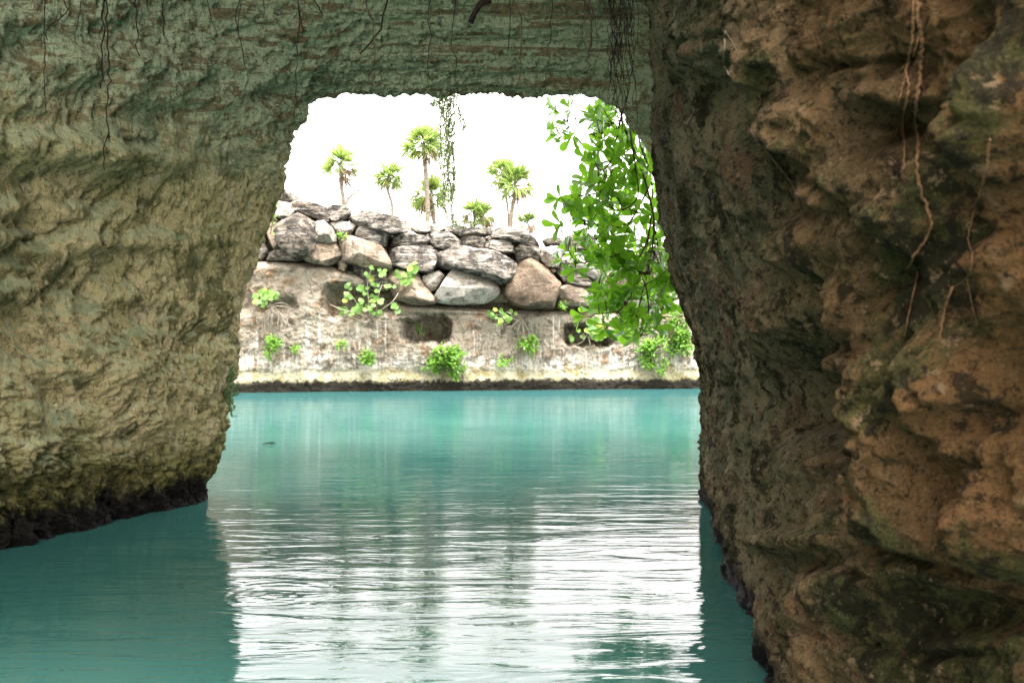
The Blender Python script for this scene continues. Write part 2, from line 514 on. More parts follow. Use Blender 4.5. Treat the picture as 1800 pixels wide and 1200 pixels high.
M_PALE = mat_bark("pale root bark", (0.36, 0.31, 0.255), (0.20, 0.165, 0.13), 40)
M_ROOT = mat_bark("dark root bark", (0.028, 0.018, 0.012), (0.012, 0.009, 0.007), 60)
M_BROOT = mat_bark("reddish root bark", (0.15, 0.08, 0.04), (0.08, 0.042, 0.02), 50)
M_DEAD = mat_plain("dead floating leaf", (0.09, 0.05, 0.03), (0.04, 0.025, 0.015), 30)

# ------------------------------------------------------------------ water
def build_water():
    xs = np.array([-600, -60, -20, 0, 20, 60, 600.]); ys = np.array([-600, -60, 0, 10, 25, 40.])
    P = np.array([[(a, b, 0.0) for b in ys] for a in xs])
    o = mesh_obj("water", P.reshape(-1, 3), grid_faces(len(xs), len(ys)), M_WATER)
    tag(o, "rippled turquoise lagoon water reflecting the white sky", "water", kind="structure")
build_water()

# ------------------------------------------------------------------ cave: left wall and ceiling
def seg_dist(px, py, pts):
    best = np.full(px.shape, 1e9)
    for (ax, ay), (bx, by) in zip(pts[:-1], pts[1:]):
        dx, dy = bx - ax, by - ay
        t = np.clip(((px - ax) * dx + (py - ay) * dy) / (dx * dx + dy * dy), 0, 1)
        best = np.minimum(best, np.hypot(px - ax - t * dx, py - ay - t * dy))
    return best

def project(P):
    d = np.maximum(P[..., 1], 0.4)
    return 900 + P[..., 0] / d * F, 600 - (P[..., 2] - CAMZ) / d * F

def build_cave():
    exit_px = [(372, 1040), (360, 885), (366, 830), (384, 762), (398, 690), (414, 580), (440, 470), (478, 350), (498, 248), (530, 194), (572, 160), (760, 156), (950, 152), (1046, 156), (1118, 206)]
    ex = [(W(a, b, 9.4)[0], W(a, b, 9.4)[2]) for a, b in exit_px] + [(1.48, 3.05), (2.3, 2.2)]
    ex[0] = (-2.9, -0.9)
    ex = np.array(ex)
    def sec(t, zc, rnd):
        sx = -0.38 * t
        q = np.array([(-2.92, -.9), (-2.86, 0), (-2.86, .3), (-2.78, .65), (-2.71, 1.05), (-2.64, 1.6), (-2.54, 2.15), (-2.36, 2.75), (-2.1, 3.2), (-1.72, 3.55), (-1.2, 3.8), (-0.6, 3.93), (0.2, 3.95), (0.75, 3.92), (1.12, 3.8), (1.6, 3.3), (2.4, 2.4)], float)
        wl_ = 1 - smooth(-1.6, 0.6, q[:, 0])
        q[:, 0] += sx * wl_
        q[:, 1] += (zc - 3.95) * smooth(1.5, 3.8, q[:, 1])
        return q
    secs, ys = [], []
    c = np.array((-0.5, 1.0))
    for y, e in ((11.6, 14.0), (11.0, 6.0), (10.5, 2.2), (10.05, 0.7), (9.75, 0.16)):
        d = ex - c
        d /= np.linalg.norm(d, axis=1, keepdims=True)
        q = ex + d * e
        q[:, 1] = np.where(ex[:, 1] < 0.2, ex[:, 1], q[:, 1])
        secs.append(q); ys.append(y)
    secs.append(ex); ys.append(9.4)
    for y, zc in ((8.6, 4.5), (7.2, 5.5), (5.6, 6.4), (4.4, 6.9), (3.4, 7.1)):
        secs.append(sec(9.4 - y, zc, 0)); ys.append(y)
    for y, up in ((1.2, 9.0), (-1.5, 10.0), (-5.0, 10.0)):      # unseen left wall, added to block low sky light behind the camera, open above
        q = sec(9.4 - y, 3.95, 0)
        q[:, 0] = np.minimum(q[:, 0], q[1, 0] + 1.3)
        q[4:, 1] = np.linspace(1.05, up, len(q) - 4)
        secs.append(q); ys.append(y)
    S = np.stack([np.concatenate([s, np.full((len(s), 1), y)], 1) for s, y in zip(secs, ys)])   # (rows, K, xzy)
    # dense rows where the camera sees the wall
    tv = np.concatenate([np.linspace(0, 3.2, 60, endpoint=False), np.linspace(3.2, 9, 520, endpoint=False), np.linspace(9, len(ys) - 1, 60)])
    rows = catmull(S, tv)
    tu = np.concatenate([np.linspace(0, 1, 40, endpoint=False), np.linspace(1, 10, 420, endpoint=False), np.linspace(10, 14.2, 330, endpoint=False), np.linspace(14.2, 16, 40)])
    G = np.stack([catmull(r, tu) for r in rows])
    P = np.stack([G[..., 0], G[..., 2], G[..., 1]], -1)
    n = grid_normals(P)
    # make normals look into the cave
    inward = np.array((-0.6, 5.0, 1.6)) - P
    s = np.sign((n * inward).sum(-1).mean())
    n = n * s
    px, py = project(P)
    ceil = smooth(2.9, 3.7, P[..., 2])
    edge = smooth(9.2, 8.0, P[..., 1]) * 0.75 + 0.25
    d = 0.22 * fbm(P * np.array((0.55, 0.55, 0.7)), 3, 1) * edge
    d = d + 0.17 * billow(P * np.array((1.0, 1.0, 1.5)), 3, 5) * edge * (1 - 0.65 * ceil)
    # ledges that run along the wall and dip to the right
    q = P @ np.array([[1, 0, 0.25], [0, 1, 0.0], [-0.3, 0, 1]])
    d = d + 0.10 * fbm(q * np.array((0.5, 0.5, 2.4)), 4, 9) * (0.4 + 0.6 * edge) * (1 - 0.7 * ceil)
    # crumbly crust, rougher in places, with pits
    warp = P + 0.30 * np.stack([perlin(P * 1.3, 150), perlin(P * 1.3, 151), perlin(P * 1.3, 152)], -1)
    rough = 0.45 + 0.8 * smooth(-.25, .35, fbm(P * 0.7, 2, 160))
    flu = fbm(warp * np.array((3.2, 3.2, 1.5)), 4, 13, 0.6)
    d = d + 0.045 * flu * (1 - ceil)
    d = d + 0.15 * fbm(warp * np.array((2.1, 2.1, 1.7)), 6, 170, 0.62) * rough * (1 - 0.6 * ceil) * (0.45 + 0.55 * edge)
    d = d - 0.06 * smooth(.30, .55, perlin(warp * 6.0, 180)) * rough * (1 - 0.6 * ceil)
    d = d + 0.042 * fbm(P * 22.0, 3, 21, 0.7) * rough
    d = d + 0.045 * fbm(warp * np.array((8.5, 8.5, 6.5)), 4, 220, 0.68, True) * (0.6 + 0.5 * rough) * (1 - 0.5 * ceil)
    d = d + 0.07 * fbm(P * 2.6, 4, 225, 0.6) * smooth(8.4, 9.3, P[..., 1]) * ceil
    d = d + 0.06 * fbm(P * np.array((8, 8, 6.0)), 4, 210, 0.65) * smooth(.6, .3, P[..., 2])
    d = d + 0.05 * fbm(P * 6.0, 4, 131, 0.6) * smooth(8.6, 9.3, P[..., 1])
    # bedding of the ceiling
    bed = fbm(P * np.array((0.7, 3.4, 6.0)), 5, 25, 0.6)
    d = d + 0.10 * bed * ceil
    # hollows and humps seen in the wall
    for cx, cy, rx, ry, a in ((60, 75, 45, 35, -.14), (230, 65, 120, 30, -.05), (95, 410, 55, 40, -.16), (40, 330, 70, 35, -.14), (150, 330, 60, 40, -.10),
                              (300, 200, 70, 30, -.06), (470, 170, 35, 18, -.08), (130, 390, 40, 60, .06), (30, 420, 60, 20, .10), (60, 520, 90, 22, .10), (200, 425, 90, 18, .09), (120, 520, 60, 30, -.08),
                              (80, 600, 80, 40, -.10), (120, 700, 90, 50, -.06), (250, 560, 40, 30, -.08), (170, 250, 90, 40, .08), (230, 280, 90, 25, .09), (90, 255, 110, 28, .10), (330, 430, 60, 40, .06), (60, 655, 60, 25, .06)):
        g = ((px - cx) / rx) ** 2 + ((py - cy) / ry) ** 2
        d = d + 1.2 * a * np.exp(-g ** 1.4) * (P[..., 1] > 1.5)
    # undercut at the waterline
    d = d - 0.10 * np.exp(-((P[..., 2] - 0.12) / 0.2) ** 2) * (0.4 + flu)
    P = P + n * d[..., None]
    o = mesh_obj("cave_wall_and_ceiling", P.reshape(-1, 3), grid_faces(P.shape[0], P.shape[1]), M_CAVE)
    tag(o, "pale olive limestone cave wall curving up into the ceiling over the water", "cave wall", kind="structure")
    return o
CAVE = build_cave()

def build_side():
    path = [(3.4, -3.0), (2.3, -0.8), (1.62, 0.9), (1.20, 2.2), (1.02, 3.2), (1.06, 4.4), (1.30, 5.9), (1.62, 7.8), (1.80, 9.0), (1.86, 9.55), (2.06, 9.95), (2.8, 10.3), (6, 10.8), (16, 11.4)]
    tv = np.concatenate([np.linspace(0, 1.5, 40, endpoint=False), np.linspace(1.5, 10.3, 620, endpoint=False), np.linspace(10.3, 13, 50)])
    base = catmull(path, tv)
    zs = np.concatenate([np.linspace(-0.9, -0.1, 12, endpoint=False), np.linspace(-0.1, 4.3, 520), np.linspace(4.4, 6.5, 12)])
    lean = np.interp(zs, (-1, 0, 1.2, 1.55, 2.09, 2.74, 3.27, 3.8, 4.4, 6.5), (0, 0, 0, -.08, -.27, -.40, -.46, -.47, -.48, -.5))
    k = np.ones(9) / 9
    lean[9:-9] = np.convolve(lean, k, 'same')[9:-9]
    near = smooth(3.0, 7.5, base[:, 1]) * 0.55 + 0.45
    B = np.repeat(base[:, None, :], len(zs), 1)
    X = B[..., 0] + lean[None, :] * near[:, None] * (B[..., 1] < 12)
    P = np.stack([X, B[..., 1], np.repeat(zs[None, :], len(base), 0)], -1)
    n = grid_normals(P)
    s = np.sign((n[:, :, 0]).mean())
    n = n * (-s)
    px, py = project(P)
    y = P[..., 1]
    fr = smooth(8.6, 6.0, y) * 0.8 + 0.2
    d = 0.12 * fbm(P * np.array((0.9, 0.9, 0.7)), 3, 31) * fr
    d = d + 0.085 * billow((P + 0.2 * np.stack([perlin(P, 140), perlin(P, 141), perlin(P, 142)], -1)) * np.array((1.4, 1.3, 1.0)), 4, 35, 0.5) * fr
    warp = P + 0.25 * np.stack([perlin(P * 1.4, 40), perlin(P * 1.4, 41), perlin(P * 1.4, 42)], -1)
    d = d + 0.05 * billow(warp * 3.1, 3, 44, 0.55) * (0.35 + 0.65 * fr)
    d = d + 0.09 * fbm(warp * np.array((2.6, 2.6, 2.0)), 6, 190, 0.64) * (0.3 + 0.7 * fr)
    d = d - 0.05 * smooth(.32, .55, perlin(warp * 7.0, 198))
    # stringy vertical flutes on the far end
    far = smooth(4.5, 7.0, y)
    d = d + 0.085 * fbm(warp * np.array((4.0, 3.6, 1.1)), 4, 47, 0.6, True) * far
    d = d + 0.035 * fbm(warp * 6.5, 4, 52, 0.62, True)
    d = d + 0.024 * fbm(P * np.array((13, 13, 10.0)), 4, 57, 0.65)
    d = d + 0.017 * fbm(P * 34.0, 3, 61, 0.68)
    d = d + 0.022 * fbm(warp * 9.0, 5, 205, 0.7) * smooth(5.0, 3.0, y)
    blobs = [(1375, 705, 72, 85, -.30), (1435, 850, 42, 38, -.34), (1400, 950, 75, 22, .12), (1490, 225, 48, 42, -.16), (1285, 190, 36, 80, -.18), (1300, 260, 22, 40, -.14),
             (1620, 700, 120, 110, .14), (1560, 870, 60, 110, .12), (1690, 950, 120, 70, .12), (1770, 210, 75, 120, .16), (1770, 470, 55, 110, .13), (1650, 330, 50, 130, -.10), (1560, 330, 55, 60, .05),
             (1400, 230, 60, 60, .10), (1450, 330, 60, 40, .10), (1550, 400, 70, 60, .10), (1390, 430, 70, 50, .09), (1480, 550, 60, 60, .06), (1340, 560, 60, 50, .07), (1650, 1080, 120, 40, -.14), (1480, 1040, 90, 60, .07),
             (1220, 70, 50, 50, .08), (1215, 165, 45, 45, -.08), (1330, 110, 40, 50, .07), (1540, 170, 60, 30, .07), (1700, 520, 45, 60, -.12), (1770, 850, 60, 120, .08), (1720, 740, 50, 30, -.09), (1410, 640, 60, 20, .09)]
    for cx, cy, rx, ry, a in blobs:
        g = ((px - cx) / rx) ** 2 + ((py - cy) / ry) ** 2
        d = d + a * np.exp(-g ** 1.7) * (y > 1.0)
    cracks = [([(1180, 80), (1230, 75), (1290, 60), (1330, 90)], 7, -.05), ([(1200, 130), (1270, 90)], 6, -.05), ([(1390, 120), (1440, 110), (1540, 105)], 8, -.07), ([(1320, 230), (1390, 300), (1480, 360), (1560, 470)], 14, -.08),
              ([(1700, 60), (1660, 220), (1690, 420), (1780, 400)], 26, -.12), ([(1475, 600), (1485, 700), (1515, 800), (1500, 900), (1535, 970), (1700, 1010)], 12, -.13), ([(1300, 640), (1330, 740), (1420, 810)], 10, -.08),
              ([(1380, 980), (1500, 1010), (1620, 1040)], 9, -.07), ([(1310, 950), (1400, 1090), (1560, 1160), (1700, 1150)], 10, -.07), ([(1600, 590), (1570, 700), (1600, 780)], 9, -.06), ([(1560, 480), (1500, 540), (1480, 620)], 14, -.10)]
    wx = px + 12 * perlin(P * 3.0, 60); wy = py + 12 * perlin(P * 3.0, 61)
    for pts, w, a in cracks:
        d = d + 0.65 * a * np.exp(-(seg_dist(wx, wy, pts) / w) ** 2) * (y > 1.0)
    P = P + n * d[..., None]
    o = mesh_obj("cave_side_wall", P.reshape(-1, 3), grid_faces(P.shape[0], P.shape[1]), M_SIDE)
    tag(o, "dark brown lumpy cave wall close by, with roots trailing down it", "cave wall", kind="structure")
    return o
SIDE = build_side()

def bvh(o):
    me = o.data
    n = len(me.vertices); co = np.empty(n * 3, np.float32); me.vertices.foreach_get("co", co)
    fl = np.empty(len(me.polygons) * 4, np.int32); me.polygons.foreach_get("vertices", fl)
    return BVHTree.FromPolygons(co.reshape(-1, 3).tolist(), fl.reshape(-1, 4).tolist())
BV_SIDE, BV_CAVE = bvh(SIDE), bvh(CAVE)

def hit(tree, px, py, lift=0.01, default=None):
    o = Vector((0, 0, CAMZ))
    dr = (Vector(W(px, py, 10)) - o).normalized()
    loc, nor, idx, dist = tree.ray_cast(o, dr)
    if loc is None:
        return W(px, py, default) if default else None
    return np.array(loc - dr * lift)

# ------------------------------------------------------------------ far bank: quarried wall, boulders, hillside
def D(px):
    return 29.6 + (np.clip(px, -400, 1900) - 400) * (2.7 / 835)

LEDGE = np.array([(-900, 470), (440, 458), (560, 462), (640, 483), (690, 515), (705, 532), (880, 545), (960, 547), (1250, 545), (2600, 545)], float)
TOPL = np.array([(-900, 340), (480, 350), (560, 372), (620, 385), (760, 402), (860, 410), (960, 432), (1250, 430), (2600, 430)], float)

def sbox(px, py, x0, x1, y0, y1, s=6.0):
    return smooth(x0 - s, x0 + s, px) * smooth(x1 + s, x1 - s, px) * smooth(y0 - s, y0 + s, py) * smooth(y1 + s, y1 - s, py)

def build_quarry():
    pxs = np.concatenate([np.linspace(-900, 340, 160, endpoint=False), np.linspace(340, 1290, 760, endpoint=False), np.linspace(1290, 2600, 160)])
    nz = 200
    d = D(pxs)
    ztop = CAMZ + (600 - np.interp(pxs, LEDGE[:, 0], LEDGE[:, 1])) / F * d
    tz = np.linspace(0, 1, nz)
    Z = -0.7 + (ztop[:, None] + 0.7) * tz[None, :]
    X = np.repeat(((pxs - 900) / F * d)[:, None], nz, 1)
    PX = np.repeat(pxs[:, None], nz, 1)
    Y = np.repeat(d[:, None], nz, 1)
    PY = 600 - (Z - CAMZ) / Y * F
    Q = np.stack([X, Y, Z], -1)
    wq = PX + 16 * fbm(Q * 1.3, 5, 70, 0.65) ; wy = PY + 17 * fbm(Q * 1.3, 5, 72, 0.65)
    rel = 0.16 * fbm(Q * np.array((0.35, 1, 0.5)), 3, 73) + 0.09 * fbm(Q * np.array((1.2, 1, 2.2)), 4, 75, 0.6) + 0.05 * fbm(Q * np.array((4.0, 1, 3.0)), 4, 79, 0.62, True)
    rel = rel + 0.05 * fbm(Q * np.array((5.5, 1, 0.8)), 3, 83, 0.6) * smooth(2.6, 1.5, Z)
    nich = 1.1 * sbox(wq, wy, 706, 790, 562, 600) + 1.2 * sbox(wq, wy, 992, 1068, 574, 608) + 0.5 * sbox(wq, wy, 864, 905, 546, 565, 5) + 0.9 * sbox(wq, wy, 574, 695, 505, 550, 12)
    nich = nich + 0.28 * sbox(wq, wy, 455, 520, 530, 548, 10) + 0.25 * sbox(wq, wy, 620, 660, 553, 563, 6) + 0.22 * sbox(wq, wy, 890, 940, 575, 605, 12)
    nich = nich + 0.5 * smooth(444, 428, wq) * smooth(556, 535, wy) - 0.12 * sbox(wq, wy, 700, 795, 600, 640, 10) - 0.15 * smooth(0.6, 0.2, Z)
    # rounded top lip, a long groove under it
    rel = rel - 0.05 + 0.10 * sbox(PX, PY, 700, 1250, 551, 556, 4)
    lip = smooth(0.94, 1.0, tz)[None, :] ** 2 * 0.35
    Y = Y + rel + nich + lip
    Pm = np.stack([X, Y, Z], -1)
    top = []
    for off, dz in ((0.8, 0.02), (1.6, 0.05), (2.6, -0.3)):
        t = Pm[:, -1].copy(); t[:, 1] = d + 0.35 + off; t[:, 2] = ztop + dz - 0.02
        top.append(t)
    P = np.concatenate([Pm, np.stack(top, 1)], 1)
    o = mesh_obj("quarry_wall", P.reshape(-1, 3), grid_faces(P.shape[0], P.shape[1]), M_QUARRY)
    tag(o, "cut limestone wall across the water with square niches and a dark waterline", "rock wall")
build_quarry()

def build_hill():
    pxs = np.linspace(-900, 2600, 300)
    d = D(pxs)
    zl = CAMZ + (600 - np.interp(pxs, LEDGE[:, 0], LEDGE[:, 1])) / F * d
    zt = CAMZ + (600 - np.interp(pxs, TOPL[:, 0], TOPL[:, 1])) / F * d
    X = (pxs - 900) / F * d
    rows = []
    for f in np.linspace(-0.15, 1, 24):
        z = zl + (zt - 0.1 - zl) * f
        rows.append(np.stack([X, d + 0.60 + 0.5 * max(f, 0), z], 1))
    for e, dz in ((1.8, .02), (2.6, .05), (4, .08), (8, .1), (20, .1), (60, 0), (150, 0), (400, 0)):
        k = 1 + e / 40
        rows.append(np.stack([X * k, d + e, np.where(e > 10, 5.2, zt - 0.1 + dz)], 1))
    P = np.stack(rows)
    P[:, :, 1] += 0.25 * fbm(P * 0.9, 3, 91) * (np.arange(len(rows)) < 22)[:, None]
    P[:, :, 2] += 0.08 * fbm(P * 0.9, 3, 94)
    o = mesh_obj("hillside", P.reshape(-1, 3), grid_faces(P.shape[0], P.shape[1]), M_SOIL)
    tag(o, "earth bank behind the boulder wall carrying the palms", "hillside", kind="structure")
build_hill()

BOULDERS = [
 # outline in photo pixels, stone, how far it stands back, label
 ([(482,338),(500,335),(520,342),(521,352),(503,356),(483,353)], 'grey', .5, "small grey slab at the highest left end of the boulder wall"),
 ([(468,372),(473,357),(495,357),(517,359),(518,371),(513,384),(500,384),(484,378)], 'white', .25, "white tapering slab tucked under the highest left end of the wall"),
 ([(517,353),(533,355),(563,362),(577,367),(580,378),(577,391),(553,384),(533,377),(516,373)], 'dark', .3, "long dark slab on top of the wall left of the first palm"),
 ([(578,368),(597,363),(612,366),(614,378),(607,389),(586,392),(578,389)], 'grey', .3, "rugged crumbly stone right under the leftmost palm trunk"),
 ([(496,392),(513,382),(537,380),(553,385),(560,405),(558,430),(547,447),(523,454),(502,435),(492,410)], 'dark', .0, "big rounded dark boulder at the left end of the wall"),
 ([(476,388),(495,388),(497,410),(501,434),(485,438),(475,423)], 'tan', .3, "pinkish upright stone leaning on the big rounded dark boulder"),
 ([(446,430),(452,402),(463,380),(471,375),(473,397),(462,425)], 'white', .35, "ragged white stone half hidden by the cave mouth's left edge"),
 ([(470,452),(485,438),(502,436),(523,446),(536,455),(513,459),(471,458)], 'dark', .15, "low greenish stone squeezed under the big rounded dark boulder"),
 ([(447,432),(463,426),(473,443),(465,456),(448,455)], 'grey', .4, "small shadowed grey stone at the wall's foot by the cave mouth"),
 ([(554,391),(570,389),(584,401),(594,413),(589,425),(577,429),(561,424)], 'white', .05, "round white cobble right of the big rounded dark boulder"),
 ([(538,458),(546,441),(557,430),(590,430),(599,447),(597,459),(575,466)], 'tan', .1, "pale tan block resting on the left cut ledge"),
 ([(580,395),(603,391),(620,395),(629,401),(620,412),(607,414),(587,403)], 'white', .2, "egg-shaped white stone below the rugged crumbly stone"),
 ([(612,374),(647,371),(680,379),(724,391),(723,402),(690,411),(663,408),(627,396),(612,388)], 'grey', .15, "longest flat slab on top of the wall under the second palm"),
 ([(621,408),(638,400),(667,403),(686,415),(686,428),(670,434),(632,421)], 'grey', .15, "layered wedge slab under the longest flat slab"),
 ([(687,414),(715,411),(758,417),(758,430),(733,434),(688,432)], 'grey', .2, "striped flat slab between the layered wedge and the tall palm"),
 ([(592,424),(610,417),(668,433),(684,460),(683,476),(655,473),(610,459),(598,438)], 'tan', .0, "large tan wedge boulder sloping down to the right"),
 ([(597,460),(607,455),(613,463),(607,476),(597,473)], 'tan', .15, "pebble wedged under the large tan wedge boulder"),
 ([(609,466),(627,462),(677,482),(684,507),(663,511),(630,499),(612,478)], 'dark', .3, "dark slanting slab behind the leaves of the seaside bush"),
 ([(684,443),(722,435),(760,435),(778,447),(774,468),(753,478),(727,476),(685,464)], 'grey', .05, "broad dark banded block in the middle of the wall"),
 ([(697,438),(708,433),(718,436),(716,443),(701,444)], 'tan', .1, "tiny stone chinked above the broad dark banded block"),
 ([(686,471),(703,468),(732,480),(744,502),(763,524),(760,531),(727,533),(700,524),(688,504)], 'tan', .05, "stained pale block sloping down to the right on the ledge"),
 ([(743,489),(773,473),(786,475),(784,483),(768,506),(755,514),(745,504)], 'white', .1, "small white wedge stone jammed between two pale blocks"),
 ([(762,519),(786,481),(810,477),(853,492),(879,508),(861,524),(848,531),(803,533),(777,530)], 'white', .0, "largest white boulder with a pointed right end on the ledge"),
 ([(777,444),(813,436),(868,445),(905,450),(908,461),(894,487),(875,498),(827,481),(774,469)], 'grey', -.1, "biggest grey boulder, overhanging the largest white one"),
 ([(888,530),(898,493),(911,463),(943,459),(956,472),(979,500),(981,516),(972,536),(930,539)], 'brown', -.1, "brown trapezoid boulder standing on the ledge"),
 ([(863,529),(884,498),(893,501),(891,530)], 'tan', .35, "recessed tan stone between the white and brown boulders"),
 ([(757,411),(787,409),(809,423),(808,435),(793,441),(760,433)], 'grey', .1, "short grey block above the gap left of the biggest boulder"),
 ([(809,418),(820,415),(851,420),(849,435),(823,438),(810,434)], 'grey', .15, "square grey block in the row above the biggest boulder"),
 ([(721,404),(735,390),(755,392),(758,407),(740,411)], 'white', .2, "bleached stone right at the foot of the tallest palm"),
 ([(757,396),(773,396),(781,403),(767,411),(757,409)], 'white', .25, "little pale triangular stone right of the tallest palm's foot"),
 ([(776,396),(790,394),(810,402),(858,401),(861,413),(810,418),(798,413),(782,408)], 'grey', .2, "flat top slab below the twin small palms"),
 ([(861,404),(893,401),(920,409),(943,422),(958,433),(950,439),(927,433),(882,421),(862,413)], 'grey', .15, "long layered slab sloping down right on the wall's top"),
 ([(849,419),(880,414),(884,422),(861,425)], 'tan', .25, "thin wedge stone under the long sloping slab"),
 ([(851,428),(877,422),(903,427),(909,445),(883,445),(860,443)], 'grey', .1, "squat layered block resting on the biggest grey boulder"),
 ([(907,429),(947,438),(953,457),(910,461),(906,447)], 'dark', .1, "dark block resting on the brown trapezoid boulder"),
 ([(952,441),(970,431),(988,435),(987,446),(984,469),(960,469),(952,457)], 'white', .1, "white upright block right of the brown boulder's top"),
 ([(952,423),(975,417),(991,422),(989,431),(957,432)], 'dark', .4, "dark low stone on the wall's top beyond the last small palm"),
 ([(991,422),(1010,414),(1040,416),(1047,437),(1013,443),(991,436)], 'dark', .35, "dark top boulder just left of the hanging green leaves"),
 ([(974,474),(987,469),(1003,473),(1045,496),(1041,504),(1007,506),(986,494)], 'dark', .15, "dark sloping stone right of the brown trapezoid boulder"),
 ([(964,476),(972,470),(978,477),(970,481)], 'tan', .05, "pinkish pebble wedged by the brown trapezoid boulder"),
 ([(981,508),(1000,502),(1063,503),(1068,523),(1037,538),(977,535)], 'tan', .1, "tan block on the ledge right of the brown boulder"),
 ([(1046,441),(1100,436),(1122,450),(1112,476),(1060,477),(1044,462)], 'grey', .2, "grey boulder behind the middle of the hanging leaves"),
 ([(988,448),(1040,446),(1056,470),(1046,494),(1006,473),(987,468)], 'white', .2, "pale stone glimpsed behind the tip of the leafy branch"),
 ([(1048,482),(1100,478),(1132,490),(1122,506),(1060,506)], 'tan', .2, "tan stone behind the leaves, second course above the ledge"),
 ([(1070,509),(1130,506),(1158,520),(1150,541),(1075,541)], 'grey', .15, "grey block on the ledge behind the lowest leaves"),
 ([(1122,440),(1170,430),(1205,445),(1198,471),(1130,476)], 'dark', .3, "dark top boulder beside the cave mouth's right edge"),
 ([(1156,518),(1180,506),(1205,527),(1204,536),(1168,537)], 'white', .15, "whitish grey stone on the ledge by the cave's right edge"),
 ([(1133,480),(1190,473),(1217,490),(1210,505),(1140,505)], 'tan', .2, "tan stone above the whitish one by the cave's right edge"),
]
def make_boulder(poly, kind, back, label, idx):
    poly = np.array(poly, float)
    # area centroid
    x, y = poly[:, 0], poly[:, 1]; x2, y2 = np.roll(x, -1), np.roll(y, -1)
    cr = x * y2 - x2 * y; A = cr.sum() / 2
    c = np.array([((x + x2) * cr).sum() / (6 * A), ((y + y2) * cr).sum() / (6 * A)])
    d = float(D(c[0])) + back + 0.25
    nth, nph = 96, 48
    th = np.linspace(0, 2 * np.pi, nth, endpoint=False)
    dirs = np.stack([np.cos(th), np.sin(th)], 1)
    rad = np.full(nth, 1e9)
    for a, b in zip(poly, np.roll(poly, -1, 0)):
        e = b - a
        nrm = np.array([e[1], -e[0]])
        den = dirs @ nrm
        t = ((a - c) @ nrm) / np.where(np.abs(den) < 1e-9, 1e-9, den)
        h = c + dirs * t[:, None]
        s = ((h - a) @ e) / (e @ e)
        ok = (t > 0) & (s >= -1e-6) & (s <= 1 + 1e-6)
        rad = np.where(ok, np.minimum(rad, t), rad)
    rad = np.where(rad > 1e8, np.median(rad[rad < 1e8]), rad)
    k = np.array([.15, .7, .15])
    rad = np.convolve(np.r_[rad[-1], rad, rad[0]], k, 'valid') * 1.15
    T = 0.55 * (min(np.ptp(x), np.ptp(y)) / F * d) + 0.28
    ph = np.linspace(-np.pi / 2, np.pi / 2, nph)
    p1 = 0.33
    cp = np.sign(np.cos(ph)) * np.abs(np.cos(ph)) ** p1
    sp = np.sign(np.sin(ph)) * np.abs(np.sin(ph)) ** 0.55
    rng = np.random.default_rng(100 + idx)
    tilt = rng.uniform(-.12, .12, 2)
    V = np.zeros((nph, nth, 3))
    U = dirs[None] * rad[None, :, None] * cp[:, None, None] / F * d     # metres, y down
    V[..., 0] = U[..., 0]
    V[..., 2] = -U[..., 1]
    V[..., 1] = (sp * T)[:, None] + U[..., 0] * tilt[0] - U[..., 1] * (tilt[1] + 0.14)
    org = W(c[0], c[1], d)
    ext = np.abs(V).reshape(-1, 3).max(0)
    for q in range(9):                                  # broken faces
        nn = rng.normal(size=3) * np.array((0.8, 0.9, 0.8)); nn[1] = -abs(nn[1]); nn[2] = nn[2] * .8 + .22
        nn /= np.linalg.norm(nn)
        sup = (V @ nn).max()
        lim = sup * rng.uniform(0.72, 0.93)
        ex_ = np.maximum(V @ nn - lim, 0)
        V = V - nn * (ex_ * 0.9)[..., None]
    n = V / (np.linalg.norm(V, axis=-1, keepdims=True) + 1e-6)
    Q = V + org
    dd = 0.06 * fbm(Q * 1.6, 3, 120 + idx) + 0.05 * fbm(Q * 4.5, 4, 220 + idx, 0.62)
    if kind in ('grey', 'dark'):
        dd = dd + 0.045 * fbm(Q * np.array((0.9, 2.5, 8.0)) + idx, 3, 320, 0.6)
    dd = dd * min(1.0, T / 0.5)
    V = V + n * dd[..., None] - n * 0.01
    o = mesh_obj("boulder", V.reshape(-1, 3), np.concatenate([grid_faces(nph, nth, True)]), M_B[kind])
    o.location = tuple(org)
    tag(o, label, "boulder", "boulders of the dry stone wall")
for i, (poly, kind, back, label) in enumerate(BOULDERS):
    make_boulder(poly, kind, back, label, i)

